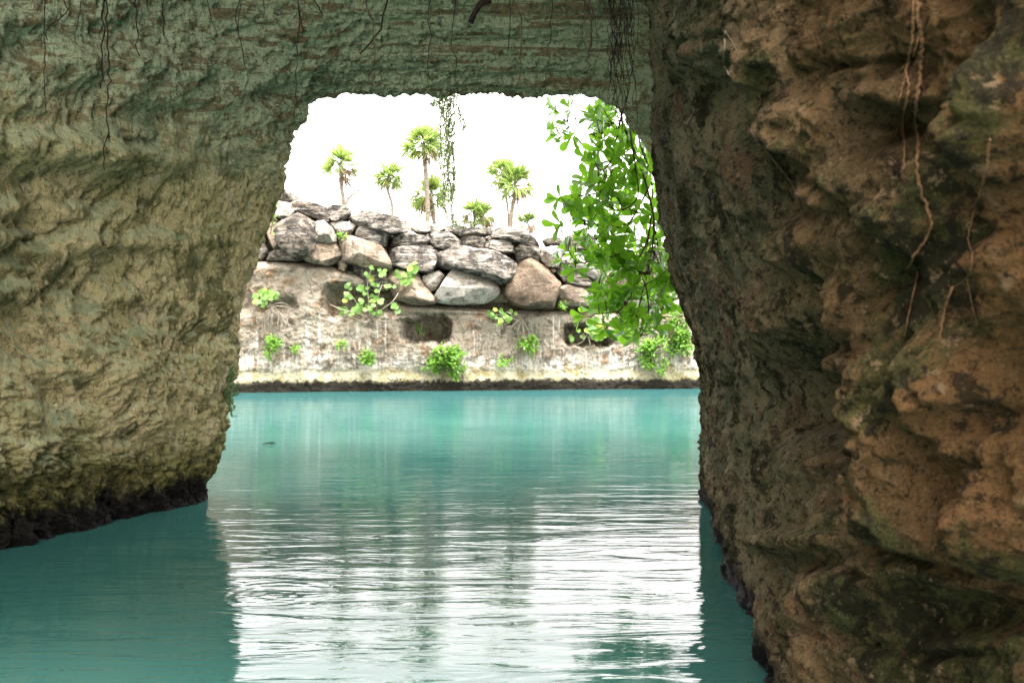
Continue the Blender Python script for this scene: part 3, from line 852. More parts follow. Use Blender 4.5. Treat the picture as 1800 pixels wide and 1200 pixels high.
# ------------------------------------------------------------------ palms on the bank
def make_palm(path_px, d, r_px, label, n_live=26, n_dead=5, wpx=9.0, lean_dead=1, brown=0.0):
    pts = np.array([W(a, b, d) for a, b in path_px])
    pts[0][2] -= 0.35
    root = empty("palm_tree", pts[0])
    tag(root, label, "palm tree", "thatch palms on the bank")
    o = pts[0]
    path = resample(catmull(pts, 40), 26)
    r0 = 0.76 * wpx / 2 / F * d
    tb = MB(o)
    rad = r0 * (1.0 + 0.25 * np.linspace(1, 0, 26) ** 3 + 0.12 * np.sin(np.arange(26) * 2.2)) * np.linspace(1.0, 0.85, 26)
    tb.tube(path, rad, 9, 0.08)
    tb.build("trunk", M_TRUNK, root)
    Rm = 1.3 * r_px / F * d
    top = path[-1]
    def frond(mb, az, el, size, droop):
        hd = np.array([math.cos(az), math.sin(az), 0])
        dv = hd * math.cos(el) + np.array([0, 0, 1]) * math.sin(el)
        pl = size * random.uniform(0.22, 0.5)
        end = top + dv * pl - np.array([0, 0, 1]) * pl * 0.08
        mb.tube(np.array([top + dv * 0.03, top + dv * pl * 0.5, end]), [0.012, 0.009, 0.006], 4)
        side = np.cross(dv, (0, 0, 1)); side /= np.linalg.norm(side) + 1e-6
        up = np.cross(side, dv)
        tw_ = random.uniform(-1.2, 1.2)
        side, up = side * math.cos(tw_) + up * math.sin(tw_), up * math.cos(tw_) - side * math.sin(tw_)
        ns = 11
        for k in range(ns):
            a = (k - (ns - 1) / 2) / ((ns - 1) / 2) * 1.1
            ld = dv * math.cos(a) + side * math.sin(a)
            ln = size * (0.70 - 0.16 * abs(a)) * random.uniform(0.7, 1.2)
            mb.leaf(end, ld, up + RNG.normal(size=3) * .3, ln, size * 0.05, 'blade', droop + random.uniform(0, .25), 0.3)
    live = MB(o)
    for k in range(int(n_live * 1.3)):
        az = k * 2.39996 + random.uniform(-.3, .3)
        el = R(random.uniform(-38, 75)) if k > 7 else R(random.uniform(45, 85))
        frond(live, az, el, Rm * random.uniform(0.85, 1.08), 0.18)
    live.build("crown", M_PALM, root)
    if n_dead:
        dead = MB(o)
        for k in range(n_dead):
            az = random.uniform(-1.5, 1.5) + (0 if lean_dead > 0 else math.pi)
            frond(dead, az, R(random.uniform(-70, -10)), Rm * random.uniform(0.6, 1.05), 0.6)
        dead.build("dead_fronds", M_DEADPALM, root)
    return root

make_palm([(606, 372), (603, 345), (599, 318), (599, 290)], 32.2, 36, "palm on the far left of the bank with brown fronds drooping right", 26, 6, 9)
make_palm([(691, 386), (689, 360), (682, 335), (683, 312)], 33.0, 29, "slender palm with a bent trunk and tidy round crown", 30, 3, 7, -1)
make_palm([(752, 400), (751, 350), (748, 300), (744, 256)], 33.4, 39, "tallest palm, rising beside the hanging vine", 30, 5, 11)
make_palm([(764, 402), (762, 370), (757, 345)], 34.6, 36, "low wide palm half hidden behind the tallest palm's trunk", 26, 6, 9, -1)
make_palm([(834, 408), (834, 390), (833, 376)], 33.6, 27, "small upright green palm, left of the two low ones", 20, 4, 6, -1)
make_palm([(852, 410), (851, 394), (850, 382)], 33.4, 25, "small stocky palm with many dry fronds, right of the two low ones", 14, 12, 8)
make_palm([(894, 410), (893, 370), (887, 330), (883, 305)], 33.8, 31, "taller thin-trunked palm of the leaning pair on the right", 24, 3, 5, -1)
make_palm([(896, 410), (899, 375), (904, 345), (906, 325)], 33.4, 36, "broad leaning palm with a thick trunk, right of the pair", 26, 8, 10)
make_palm([(932, 415), (931, 402), (927, 394)], 33.0, 22, "smallest scruffy palm at the right end of the row", 12, 8, 4)

# bare branch by the first palm
def twig_thing(name, label, cat, px_paths, d, r, mat, group=None):
    base = W(*px_paths[0][0], d)
    mb = MB(base)
    for k, p in enumerate(px_paths):
        q = np.array([W(a, b, d + random.uniform(-.05, .05) * (k > 0)) for a, b in p])
        mb.tube(resample(catmull(q, 5 * len(q)), 4 * len(q)), [r * (1 if k == 0 else .6), r * .35], 5, 0.1)
    o = mb.build(name, mat)
    o.location = tuple(base)
    tag(o, label, cat, group)
    return o
twig_thing("dead_branch", "bare curved dead branch beside the leftmost palm trunk", "branch", [[(607, 372), (608, 358), (614, 347), (627, 338), (638, 327), (646, 319)], [(612, 350), (607, 343)], [(618, 345), (616, 341)]], 32.0, 0.05, M_TRUNK)

# ------------------------------------------------------------------ plants growing on the quarried wall
def shrub(cx, cy, rx, ry, label, n=40, leaf=0.17, d_off=-0.25, hang=True, dense=6, mat=None):
    d = float(D(cx)) + d_off
    root_p = W(cx, cy - (ry * 0.3 if hang else -ry * 0.6), d + 0.35)
    rt = empty("shrub", root_p)
    tag(rt, label, "shrub", "bushes on the cut wall")
    st, lv = MB(root_p), MB(root_p)
    nb = 3 if n < 20 else 6
    lobes = [(random.uniform(-.62, .62), random.uniform(-.62, .62), random.uniform(.3, .55)) for _ in range(nb)]
    for k in range(n):
        a = random.uniform(0, 2 * math.pi); q = math.sqrt(random.random())
        lx, ly, lr_ = random.choice(lobes)
        px, py = cx + rx * (lx + lr_ * q * math.cos(a)), cy + ry * (ly + lr_ * q * math.sin(a))
        tip = W(px, py, d + random.uniform(-.35, .25) * (1 - .5 * q))
        mid = (root_p + tip) / 2 + np.array([0, -0.12, random.uniform(0, .12)])
        if k % 2 == 0:
            st.tube(np.array([root_p, mid, tip]), [0.014, 0.006], 4)
        out = tip - root_p
        out[2] += 0.15
        out /= np.linalg.norm(out) + 1e-6
        for j in range(dense):
            dv = out * 0.5 + RNG.normal(size=3) * 0.7 + np.array([0, -0.25, 0.25])
            lv.leaf(tip, dv, np.array([0.05, -0.5, 0.85]), leaf * random.uniform(.7, 1.15), leaf * 0.36, 'obovate', 0.2)
    st.build("stems", M_TWIG, rt)
    lv.build("foliage", mat or M_SHRUB, rt)

shrub(478, 612, 19, 22, "leafy bush low on the wall at the far left by the cave mouth", 34, .16)
shrub(519, 612, 13, 13, "sparse sprig right of the leftmost low bush", 10, .15, dense=5)
shrub(599, 607, 9, 8, "small round tuft between white streaks on the cut wall", 9, .14)
shrub(649, 624, 18, 15, "bush with flat dark green sprays above the white waterline crust", 24, .17)
shrub(781, 634, 37, 30, "largest bright bush hanging to the water below the wide niche", 110, .18)
shrub(736, 580, 9, 14, "thin yellow-green sprig growing inside the wide niche", 7, .16, d_off=.5, hang=False, dense=4)
shrub(925, 610, 20, 16, "bright bush below the white roots, midway along the wall", 34, .17)
shrub(886, 631, 10, 13, "narrow tuft close above the waterline left of the bright middle bush", 12, .16)
shrub(1142, 628, 32, 34, "wide bright bush hanging low by the right cave edge", 100, .19)
shrub(1205, 605, 26, 28, "bright bush at the very right, touching the cave edge", 62, .19)
shrub(1196, 562, 20, 20, "pale bush below the whitish stone, behind the lowest leaves", 30, .17)
shrub(986, 538, 13, 5, "flat tuft on the ledge under the brown boulder", 10, .12, d_off=-.1)
shrub(604, 414, 9, 6, "tiny fern between the white stones and the tan wedge boulder", 8, .13, d_off=.0)

def grape(label, stems, leaves, d_off=-0.35, lr=0.10, roots=()):
    """round-leaved seaside bush: stems and leaf positions in photo pixels"""
    d = float(D(stems[0][0][0])) + d_off
    base = W(*stems[0][0], d + 0.4)
    rt = empty("seaside_bush", base)
    tag(rt, label, "bush", "round-leaved bushes on the cut wall")
    st, lv = MB(base), MB(base)
    for s in stems:
        q = np.array([W(a, b, d + (0.35 if k == 0 else random.uniform(-.15, .1))) for k, (a, b) in enumerate(s)])
        st.tube(resample(catmull(q, 6 * len(q)), 5 * len(q)), [0.022, 0.010], 5, .1)
    for a, b in leaves:
        for j in range(random.choice((2, 3, 3))):
            p = W(a + random.uniform(-6, 6), b + random.uniform(-6, 6), d + random.uniform(-.25, .15))
            lv.disc(p, (random.uniform(-.5, .5), -1, random.uniform(-.2, .9)), lr * random.uniform(.6, .98))
    st.build("stems", M_PALE, rt)
    lv.build("foliage", M_GRAPE, rt)
    if roots:
        for s in roots:
            rb = MB(base)
            q = np.array([W(a, b, d + (0.3 if k == 0 else 0.12 + random.uniform(-.06, .06))) for k, (a, b) in enumerate(s)])
            rb.tube(resample(catmull(q, 6 * len(q)), 5 * len(q)), [0.017, 0.006], 5, .1)
            rb.build("root", M_PALE, rt)

def drip_roots(x0, x1, y0, y1, n):
    out = []
    for k in range(n):
        a = random.uniform(x0 * .6 + x1 * .4, x0 * .4 + x1 * .6)
        b = random.uniform(x0, x1)
        ye = random.uniform(y0 + .4 * (y1 - y0), y1)
        out.append([(a, y0), ((a + b) / 2 + random.uniform(-4, 4), y0 + .3 * (ye - y0)), (b + random.uniform(-3, 3), y0 + .65 * (ye - y0)), (b, ye)])
    return out

grape("sprawling round-leaved bush growing from the dark hollow left of the niches",
      [[(650, 560), (648, 530), (646, 500), (652, 475)], [(648, 558), (620, 548), (604, 545), (580, 535)], [(652, 560), (670, 545), (690, 530), (700, 515)], [(655, 560), (680, 565), (700, 558)], [(640, 558), (625, 530), (612, 512)], [(660, 555), (665, 520), (672, 500)], [(650, 560), (640, 566), (610, 552)]],
      [(652, 470), (646, 485), (650, 490), (655, 498), (630, 505), (640, 512), (660, 507), (672, 482), (610, 505), (611, 517), (612, 524), (655, 525), (638, 530), (662, 528), (652, 540), (628, 538), (628, 543), (640, 540), (655, 552), (668, 550), (693, 540), (697, 545), (690, 505), (684, 503), (612, 547), (600, 546), (672, 478), (666, 530), (648, 538)],
      roots=[[(655, 560), (660, 566), (668, 572)], [(640, 556), (636, 565), (630, 572)]])
grape("round-leaved sprig lying against the stained pale block",
      [[(705, 523), (708, 505), (716, 490), (724, 478)], [(708, 508), (700, 495)]],
      [(724, 474), (727, 468), (716, 478), (720, 484), (708, 482), (712, 492), (706, 490), (722, 492), (714, 500), (718, 498), (700, 480)], d_off=-.3, lr=.11)
grape("leafy clump with many pale roots dripping down, at the wall's far left",
      [[(470, 540), (464, 528), (458, 518)], [(470, 540), (478, 530), (484, 522)]],
      [(455, 520), (460, 514), (465, 518), (462, 526), (456, 530), (468, 526), (472, 518), (478, 522), (484, 520), (460, 532), (466, 534), (452, 526)],
      lr=.11, roots=drip_roots(452, 505, 540, 590, 16) + [[(470, 540), (490, 538), (505, 540), (520, 548)], [(474, 538), (495, 532), (512, 540)]])
grape("small round-leaved plant with forked white roots right of the wide niche",
      [[(905, 560), (898, 552), (890, 548)], [(905, 560), (885, 556), (872, 552)]],
      [(868, 552), (872, 558), (878, 562), (884, 556), (882, 548), (890, 562), (896, 556), (903, 546), (860, 556), (875, 565), (865, 544)],
      lr=.09, roots=[[(918, 560), (905, 568), (896, 580), (890, 592)], [(918, 560), (912, 575), (910, 588), (912, 600)], [(918, 560), (924, 572), (930, 585), (933, 598)], [(918, 560), (920, 580), (924, 598)], [(918, 560), (908, 562), (898, 558)], [(922, 562), (934, 566), (930, 580)], [(905, 568), (900, 572), (888, 576)]])
grape("round-leaved plant with pale twisted stems in the small niche",
      [[(1005, 607), (1022, 602), (1032, 588), (1044, 570)], [(1030, 592), (1024, 585)], [(1032, 592), (1050, 600)], [(1005, 607), (1004, 598)], [(1034, 592), (1038, 606)], [(1005, 607), (1006, 616)]],
      [(1003, 592), (1020, 587), (1034, 578), (1040, 572), (1046, 580), (1052, 576), (1056, 588), (1046, 596), (1052, 596), (1040, 588), (1060, 580), (1044, 564), (1036, 568), (1056, 570), (1048, 590), (1060, 594)], d_off=.0, lr=.11)

def sprig(name, label, px_path, d, n, leaf, mat, r=.008, cat="plant", wl=.22):
    base = W(*px_path[0], d)
    rt = empty(name, base)
    tag(rt, label, cat)
    q = resample(catmull(np.array([W(a, b, d) for a, b in px_path]), 40), 30)
    st, lv = MB(base), MB(base)
    st.tube(q, [r, r * .5], 5, .1)
    for k in range(n):
        i = random.randint(2, 29)
        dv = RNG.normal(size=3) * .8 + np.array([0, -.2, .5])
        lv.leaf(q[i], dv, np.array([.1, -.6, .8]), leaf * random.uniform(.6, 1.1), leaf * wl, 'blade' if wl < .3 else 'oval', .25)
    st.build("stem", M_TWIG, rt)
    lv.build("foliage", mat, rt)
sprig("climbing_twig", "thin leafy twig climbing the white stones by the cave mouth", [(475, 412), (478, 395), (482, 372), (486, 350), (489, 330)], 28.6, 26, .16, M_SHRUB, .016, wl=.45)
sprig("wispy_twig", "wispy twig against the sky above the cave mouth's left shoulder", [(493, 348), (494, 330), (500, 315), (512, 300)], 28.4, 14, .15, M_VINE, .010)

# spiky green plants on the cave edge
def edge_plant():
    base = hit(BV_CAVE, 393, 690, .02, 9.3)
    rt = empty("spiky_plant", base)
    tag(rt, "spiky dark green plant clinging to the left cave edge above the water", "plant")
    st, lv = MB(base), MB(base)
    stems = [[(393, 690), (402, 672), (405, 652)], [(393, 690), (406, 688), (413, 676)], [(393, 692), (404, 705), (408, 720)], [(393, 692), (400, 715), (404, 732)], [(393, 688), (400, 660), (404, 645)], [(394, 690), (410, 695), (414, 690)]]
    for s in stems:
        q = resample(catmull(np.array([base + (W(a, b, 9.3) - W(393, 690, 9.3)) + np.array([0.02 * (k), -0.03 * k, 0]) for k, (a, b) in enumerate(s)]), 20), 16)
        st.tube(q, [.005, .003], 5)
        for k in range(34):
            i = random.randint(3, 15)
            dv = RNG.normal(size=3) * .6 + np.array([.3, -.2, .6])
            lv.leaf(q[i], dv, np.array([.2, -.7, .6]), random.uniform(.03, .06), .009, 'blade', .1)
    st.build("stems", M_TWIG, rt)
    lv.build("foliage", mat_leaf("spiky leaf", (.03, .08, .02), (.09, .17, .05), .3), rt)
edge_plant()

# ------------------------------------------------------------------ leafy shrub hanging over the right of the cave mouth
def hanging_shrub():
    base = W(1105, 145, 10.3)
    rt = empty("hanging_shrub", base)
    tag(rt, "bright green big-leaved shrub hanging down over the right side of the cave mouth", "shrub")
    st, lv = MB(base), MB(base)
    S = [
        ([(1100, 150), (1092, 200), (1100, 230), (1125, 290), (1140, 340), (1150, 400), (1140, 470), (1128, 520), (1118, 560)], .013, 10.2),
        ([(1098, 150), (1095, 190), (1084, 240), (1075, 280), (1058, 300), (1040, 280)], .010, 10.3),
        ([(1110, 160), (1118, 220), (1130, 270), (1142, 300), (1148, 360), (1146, 420), (1130, 470), (1112, 510), (1100, 535)], .010, 10.5),
        ([(1104, 200), (1110, 250), (1118, 300), (1122, 340), (1110, 360), (1090, 370), (1070, 365)], .010, 10.1),
        ([(1125, 285), (1112, 300), (1098, 300), (1080, 295), (1068, 320)], .009, 10.4),
        ([(1070, 232), (1050, 235), (1020, 237), (1003, 232)], .008, 10.2),
        ([(1080, 215), (1070, 225), (1060, 250)], .007, 10.3),
        ([(1020, 165), (1024, 180), (1020, 198), (1008, 212), (995, 214)], .007, 10.0),
        ([(1140, 330), (1125, 360), (1100, 400), (1070, 415), (1040, 420)], .010, 10.3),
        ([(1145, 380), (1135, 430), (1110, 470), (1080, 482), (1065, 495)], .009, 10.2),
        ([(1112, 440), (1090, 445), (1060, 455), (1020, 462), (1005, 458)], .008, 10.2),
        ([(1110, 520), (1095, 540), (1080, 548), (1045, 552)], .008, 10.2),
        ([(1150, 400), (1160, 450), (1170, 490), (1176, 500)], .008, 10.5),
        ([(1120, 180), (1135, 230), (1150, 300), (1155, 380), (1150, 440)], .008, 10.6),
        ([(1108, 170), (1128, 250), (1146, 330), (1140, 420), (1118, 500), (1108, 548)], .007, 10.4),
        ([(1095, 370), (1080, 340), (1050, 340), (1010, 345)], .008, 10.3),
        ([(1090, 400), (1050, 395), (1020, 385), (1000, 390)], .008, 10.3),
        ([(1135, 500), (1140, 540), (1135, 575), (1125, 590)], .008, 10.3),
    ]
    nodes = []
    for pts, r, d in S:
        q = np.array([W(a, b, d + 0.18 * math.sin(k * 1.7 + d * 9)) for k, (a, b) in enumerate(pts)])
        q = resample(catmull(q, 10 * len(q)), 9 * len(q))
        st.tube(q, [r, r * .6], 6, .12)
        nodes.append(q)
    N = np.concatenate(nodes)
    def rosette(p, axis, n, L):
        axis = axis / (np.linalg.norm(axis) + 1e-6)
        a = np.cross(axis, (0.3, 0.2, 0.9)); a /= np.linalg.norm(a) + 1e-6
        b = np.cross(axis, a)
        for k in range(n):
            th = k * 2.4 + random.uniform(-.3, .3)
            sp = random.uniform(.55, 1.35)
            dv = axis * math.cos(sp) + (a * math.cos(th) + b * math.sin(th)) * math.sin(sp)
            lv.leaf(p + axis * 0.01 * k, dv, axis, L * random.uniform(.6, 1.1), L * random.uniform(.35, .45), 'obovate', random.uniform(.05, .3), .15)
    poly = [(1062, 180), (1078, 176), (1112, 200), (1136, 250), (1148, 300), (1156, 340), (1162, 430), (1182, 470), (1184, 500), (1170, 530), (1158, 560), (1140, 592), (1104, 578), (1072, 552), (1052, 548), (1052, 530), (1076, 500), (1056, 472), (1022, 458), (1022, 446), (1050, 428), (1036, 402), (1022, 392), (1026, 380), (1016, 350), (1032, 335), (1046, 310), (1044, 275), (1054, 240), (1058, 205)]
    P = np.array(poly, float)
    P[P[:, 0] < 1080, 0] -= 9
    def inside(x, y):
        c = False
        for i in range(len(P)):
            x1, y1 = P[i]; x2, y2 = P[i - 1]
            if (y1 > y) != (y2 > y) and x < (x2 - x1) * (y - y1) / (y2 - y1) + x1: c = not c
        return c
    pts = []
    tries = 0
    while len(pts) < 215 and tries < 20000:
        tries += 1
        x, y = random.uniform(985, 1190), random.uniform(172, 596)
        if not inside(x, y): continue
        if all((x - a) ** 2 + (y - b) ** 2 > 11.5 ** 2 for a, b, _ in pts[-60:]):
            pts.append((x, y, random.uniform(9.95, 11.2)))
    for x, y in ((985, 200), (975, 190), (990, 240), (982, 225), (1000, 222), (1005, 195), (995, 246), (1012, 232), (1100, 585), (1125, 590), (1032, 556), (1062, 570), (1150, 580), (990, 458), (1000, 442), (1012, 470), (988, 348), (990, 394), (1172, 500), (1178, 470), (1060, 190), (1090, 195)):
        pts.append((x, y, random.uniform(10.05, 10.4)))
    for x, y, d in pts:
        p = W(x, y, d)
        k = np.argmin(((N - p) ** 2).sum(1))
        s = N[k]
        m = (s + p) / 2 + np.array([0, 0, -.02])
        st.tube(np.array([s, m, p]), [.006, .004], 5)
        ax = (p - s) / (np.linalg.norm(p - s) + 1e-6) * 0.7 + np.array([(x - 1110) / 160, -0.45, random.uniform(-.25, .5)])
        rosette(p, ax, random.randint(6, 9), random.uniform(.14, .21))
    st.build("stems", M_TWIG, rt)
    lv.build("foliage", M_LEAF, rt)
hanging_shrub()

# ------------------------------------------------------------------ hanging vine in the middle of the opening
def vine():
    base = W(790, 160, 9.9)
    rt = empty("hanging_vine", base)
    tag(rt, "stringy leafy vine hanging from the ceiling edge in front of the palms", "vine")
    st, lv = MB(base), MB(base)
    paths = []
    for k in range(10):
        x = random.uniform(776, 800)
        ye = random.uniform(260, 385)
        p = [(x, 160)]
        y = 160
        while y < ye:
            y += random.uniform(18, 30)
            x += random.uniform(-6, 6) + (788 - x) * .12
            p.append((x, y))
        paths.append(p)
    paths += [[(782, 340), (783, 370), (790, 388), (806, 398), (824, 401), (840, 394), (852, 382)], [(796, 300), (796, 340), (794, 370), (797, 395)],
              [(780, 168), (772, 182), (764, 188), (758, 182)], [(776, 178), (766, 180), (757, 188)], [(800, 165), (806, 195), (812, 220), (820, 226), (800, 232)], [(800, 180), (810, 200), (818, 222)], [(790, 250), (785, 330), (770, 350), (758, 365), (756, 380)]]
    for p in paths:
        d = 9.9 + random.uniform(-.12, .12)
        q = resample(catmull(np.array([W(a, b, d) for a, b in p]), 8 * len(p)), 7 * len(p))
        st.tube(q, [.0046, .003], 4, .1)
        for k in range(int(len(q) * 1.3)):
            i = random.randrange(len(q))
            dv = RNG.normal(size=3) * .8 + np.array([0, -.2, .25])
            lv.leaf(q[i], dv, np.array([.2, -.7, .6]), random.uniform(.04, .085), .014, 'blade', .1)
    st.build("stems", M_VSTEM, rt)
    lv.build("foliage", M_VINE, rt)
vine()

# ------------------------------------------------------------------ roots hanging from the ceiling
def ceil_px(px, d):
    p = W(px, 0, d)
    loc = BV_CAVE.ray_cast(Vector(p), Vector((0, 0, 1)))[0]
    return 600 - ((loc.z + 0.05 if loc else 4.5) - CAMZ) / d * F
def add_hanging(paths, d, r, label, mat=M_ROOT, hair=0, name="hanging_root", group="roots hanging from the cave ceiling", taper=.45):
    x0 = paths[0][0][0]
    r = r * 1.25
    yt = ceil_px(x0, d)
    base = W(x0, yt, d)
    mb = MB(base)
    for k, p in enumerate(paths):
        p = list(p)
        if p[0][1] <= 6: p = [(p[0][0] + random.uniform(-5, 5), ceil_px(p[0][0], d)), (p[0][0] + random.uniform(-4, 4), .6 * ceil_px(p[0][0], d)), (p[0][0] + random.uniform(-2, 2), -35)] + p
        q = np.array([W(a, b, d) for a, b in p])
        q = resample(catmull(q, 12 * len(q)), 8 * len(q))
        q = q + RNG.normal(size=q.shape) * (r * .45 + .0008)
        rr = r * (1 if k == 0 else .6)
        mb.tube(q, [rr, rr * .8, rr * taper], 6, .15)
        for h in range(hair):
            i = random.randrange(2, len(q) - 1)
            e = q[i] + np.array([random.uniform(-.03, .03), random.uniform(-.02, .02), -random.uniform(.02, .07)])
            mb.tube(np.array([q[i], (q[i] + e) / 2 + RNG.normal(size=3) * .006, e]), [r * .3, r * .15], 4)
    o = mb.build(name, mat)
    o.location = tuple(base)
    tag(o, label, "root", group)

add_hanging([[(78, 0), (77, 60), (80, 100), (78, 140), (82, 198)]], 6.4, .0042, "leftmost long thin root, dangling past the round hollow", hair=5)
add_hanging([[(112, 0), (120, 15), (100, 38), (82, 53), (82, 72)]], 6.45, .006, "short root bending diagonally to the left near the corner", hair=2)
add_hanging([[(143, 0), (138, 30), (136, 55)]], 6.5, .0045, "short straight root just left of the paired long roots")
add_hanging([[(185, 0), (180, 30), (183, 50), (180, 90), (178, 130), (176, 157)]], 6.4, .008, "thick knotty root, left one of the close pair", hair=4)
add_hanging([[(189, 0), (187, 40), (190, 80), (191, 130), (189, 200), (190, 240), (182, 262), (181, 300)], [(190, 232), (193, 245)]], 6.4, .0062, "longest ceiling root, right one of the close pair, forked near its end", hair=4)
add_hanging([[(240, 5), (239, 40), (243, 65), (239, 85), (244, 100)], [(243, 5), (241, 30)]], 6.5, .0062, "kinked medium root between the close pair and the short hairy root", hair=5)
add_hanging([[(287, 6), (289, 45), (288, 64)], [(283, 6), (286, 30)]], 6.5, .0062, "short hairy root with a doubled top", hair=4)
add_hanging([[(365, 5), (369, 25), (374, 40)]], 6.5, .005, "little root tip slanting right, alone on the pale ceiling")
add_hanging([[(422, 0), (415, 20), (418, 50), (423, 75), (426, 95), (431, 122)], [(425, 0), (420, 30), (419, 55)]], 6.45, .0055, "medium root with a loop at the top, ending in a hook", hair=3)
add_hanging([[(463, 0), (463, 16), (464, 32)]], 6.5, .0035, "tiny straight root left of the long plumb root")
add_hanging([[(524, 0), (526, 25), (523, 60), (521, 110), (521, 150), (522, 190)], [(526, 20), (531, 45), (534, 60)]], 6.5, .005, "long plumb root above the opening's upper left corner", hair=4)
add_hanging([[(553, 0), (560, 12), (567, 25)]], 6.5, .0075, "stubby black root slanting right beside the long plumb root")
add_hanging([[(643, 0), (648, 22), (657, 45), (655, 65), (660, 108), (650, 130), (645, 142)]], 6.6, .006, "wavy brown root crossing behind the straight black stick", M_TWIG)
add_hanging([[(680, 0), (673, 40), (655, 70), (633, 95)]], 6.4, .0085, "stiff black stick-like root slanting down to the left")
add_hanging([[(755, 0), (753, 40), (759, 60), (752, 95), (753, 155)]], 6.6, .0042, "thin kinked root hanging left of the vine", hair=4)
add_hanging([[(801, 0), (795, 60), (794, 85), (804, 105), (800, 140), (806, 168)]], 6.6, .0042, "thin root with a zigzag, reaching the opening's edge above the vine", hair=2)
add_hanging([[(852, 0), (832, 20), (827, 38)]], 6.3, .017, "thick black broken stub poking down from the ceiling", taper=.9)
add_hanging([[(896, 0), (896, 45), (893, 95)]], 6.6, .0048, "plain dark root right of the thick broken stub", hair=2)
add_hanging([[(905, 0), (915, 30), (917, 70), (916, 100), (913, 140), (905, 152)]], 6.6, .006, "brown root with a hooked end near the opening's top", M_TWIG, hair=2)
add_hanging([[(972, 0), (968, 30), (970, 60), (965, 80), (950, 86)]], 6.6, .004, "thin root curling left at its tip before the hairy root", hair=3)
add_hanging([[(1028, 0), (1038, 30), (1038, 60), (1035, 75), (1033, 110), (1038, 140), (1034, 160)], [(1030, 0), (1026, 50), (1022, 85)], [(1036, 0), (1046, 50), (1048, 70)]], 6.8, .014, "stout brown root tapering to a thread beside the black tangle", M_TWIG, hair=14, taper=.15)
# black tangle
def tangle():
    paths = []
    for k in range(24):
        x = random.gauss(1092, 19)
        ye = random.choice((random.uniform(60, 140), random.uniform(90, 200), random.uniform(150, 230)))
        p, y = [(x, 0)], 0
        xt = x
        while y < ye:
            y += random.uniform(14, 26)
            xt += random.uniform(-6, 6) + (1095 - xt) * .05
            p.append((xt, y))
        paths.append(p)
    paths.append([(1090, 0), (1092, 60), (1090, 100), (1082, 130), (1092, 160), (1095, 200), (1092, 230)])
    paths.append([(1105, 0), (1100, 70), (1112, 110), (1120, 190), (1118, 225)])
    paths.append([(1078, 0), (1075, 60), (1060, 70), (1056, 90)])
    add_hanging(paths, 6.9, .0055, "dense tangle of hairy black roots at the ceiling's right corner", hair=7, name="root_tangle", group=None)
tangle()

# ------------------------------------------------------------------ roots clinging to the right wall
M_PROOT = mat_bark('grey root bark', (0.14, 0.12, 0.09), (0.08, 0.07, 0.05), 50)
def wall_root(paths, r, label, mat=M_BROOT):
    first = hit(BV_SIDE, *paths[0][0], .015, 3.0)
    mb = MB(first)
    for k, p in enumerate(paths):
        dense = resample(catmull(np.array(p, float), 10 * len(p)), 12 * len(p))
        q = np.array([hit(BV_SIDE, a, b, .012, 3.0) for a, b in dense])
        # hang straight over hollows, lie on the bulges
        eye = np.array((0, 0, CAMZ))
        dh = np.linalg.norm(q - eye, axis=1); ray = (q - eye) / dh[:, None]
        ds = dh.copy()
        for _ in range(30):
            ds[1:-1] = ds[1:-1] * .5 + (ds[:-2] + ds[2:]) * .25
            ds = np.minimum(ds, dh)
        q = eye + ray * ds[:, None]
        rr = .75 * r * (1 if k == 0 else .55)
        mb.tube(q + RNG.normal(size=q.shape) * rr * .35, [rr, rr * .85, rr * .5], 7, .15)
    o = mb.build("wall_root", mat)
    o.location = tuple(first)
    tag(o, label, "root", "roots trailing down the right wall")
wall_root([[(1612, 2), (1615, 40), (1621, 80), (1617, 140), (1610, 200), (1613, 250), (1612, 300), (1622, 345), (1637, 390), (1628, 420), (1610, 445), (1595, 475)], [(1616, 60), (1608, 90), (1600, 110)]], .008, "longest reddish root running down the middle of the right wall")
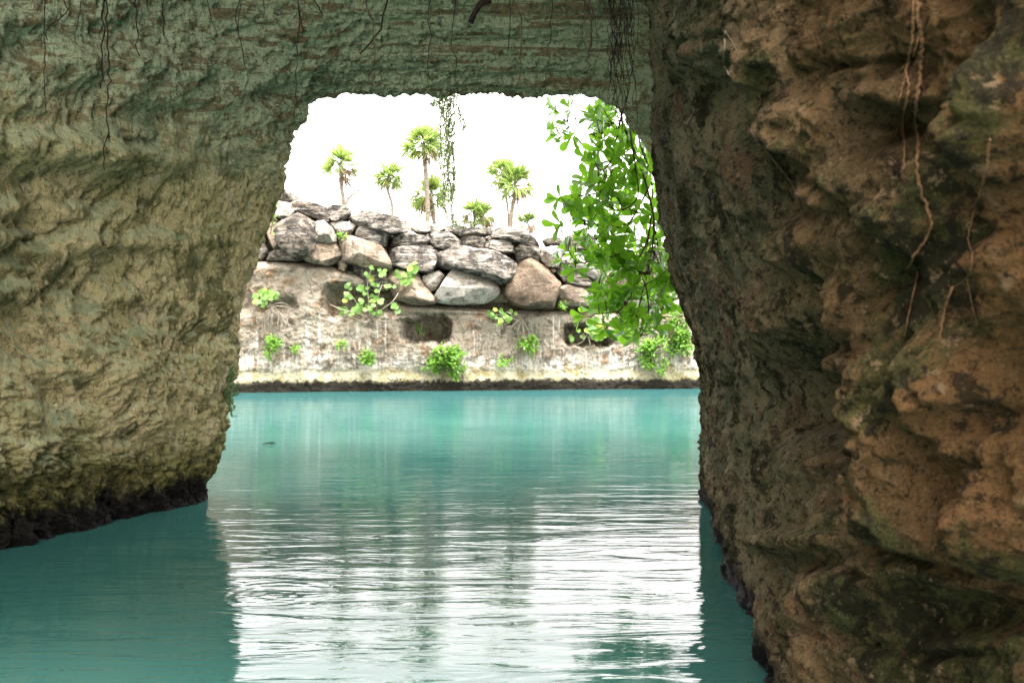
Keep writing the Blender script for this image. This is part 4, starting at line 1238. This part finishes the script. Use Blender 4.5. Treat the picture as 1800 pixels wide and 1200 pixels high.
wall_root([[(1605, 2), (1605, 60), (1600, 95), (1593, 130), (1598, 150), (1588, 210), (1590, 250), (1588, 300)], [(1593, 130), (1585, 160), (1578, 185)], [(1588, 215), (1576, 230), (1580, 250)], [(1600, 95), (1588, 118), (1582, 122)]], .006, "thinner forked reddish root just left of the longest one")
wall_root([[(1740, 245), (1733, 300), (1720, 345), (1703, 410), (1708, 440)], [(1708, 440), (1705, 480), (1675, 505), (1668, 500)]], .0045, "thin root hanging from the mossy bulge at the far right")
wall_root([[(1676, 505), (1665, 530), (1658, 560), (1652, 598)], [(1700, 490), (1708, 530), (1718, 572)]], .005, "curved brown root lower down below the mossy bulge")
wall_root([[(1615, 475), (1604, 520), (1596, 560), (1590, 592)]], .0035, "faint thin root continuing below the longest reddish one")
wall_root([[(1275, 55), (1273, 105), (1276, 122), (1286, 136)], [(1278, 60), (1290, 80), (1300, 98)]], .006, "pale forked root high on the wall above the dark hollow", M_PROOT)
wall_root([[(1308, 216), (1345, 262), (1390, 320), (1402, 345), (1415, 385)], [(1390, 318), (1380, 305)]], .006, "brown root slanting down to the right across the lumpy rock", M_TWIG)
wall_root([[(1225, 170), (1226, 185), (1212, 215), (1205, 230)]], .004, "fine dark root on the smooth brown patch near the cave mouth", M_ROOT)

# ------------------------------------------------------------------ floating leaves
def floating(px, py, L, label):
    d = CAMZ * F / (py - 600)
    p = W(px, py, d); p[2] = .006
    mb = MB(p)
    mb.leaf(p - np.array([L / 2, 0, 0]), (1, .3, .08), np.array([0, .1, 1]), L, L * .45, 'oval', -.05, .3)
    mb.leaf(p + np.array([L * .1, .03, 0]), (.8, -.5, .05), np.array([0, .1, 1]), L * .6, L * .3, 'oval', -.1, .3)
    o = mb.build("floating_leaf", M_DEAD)
    o.location = tuple(p)
    tag(o, label, "leaf", "dead leaves floating on the water")
floating(662, 946, .09, "curled brown leaf floating at the edge of the bright reflection")
floating(472, 781, .20, "long brown leaf floating far out near the left cave corner")
floating(315, 1030, .05, "tiny dead leaf floating on the shaded green water")
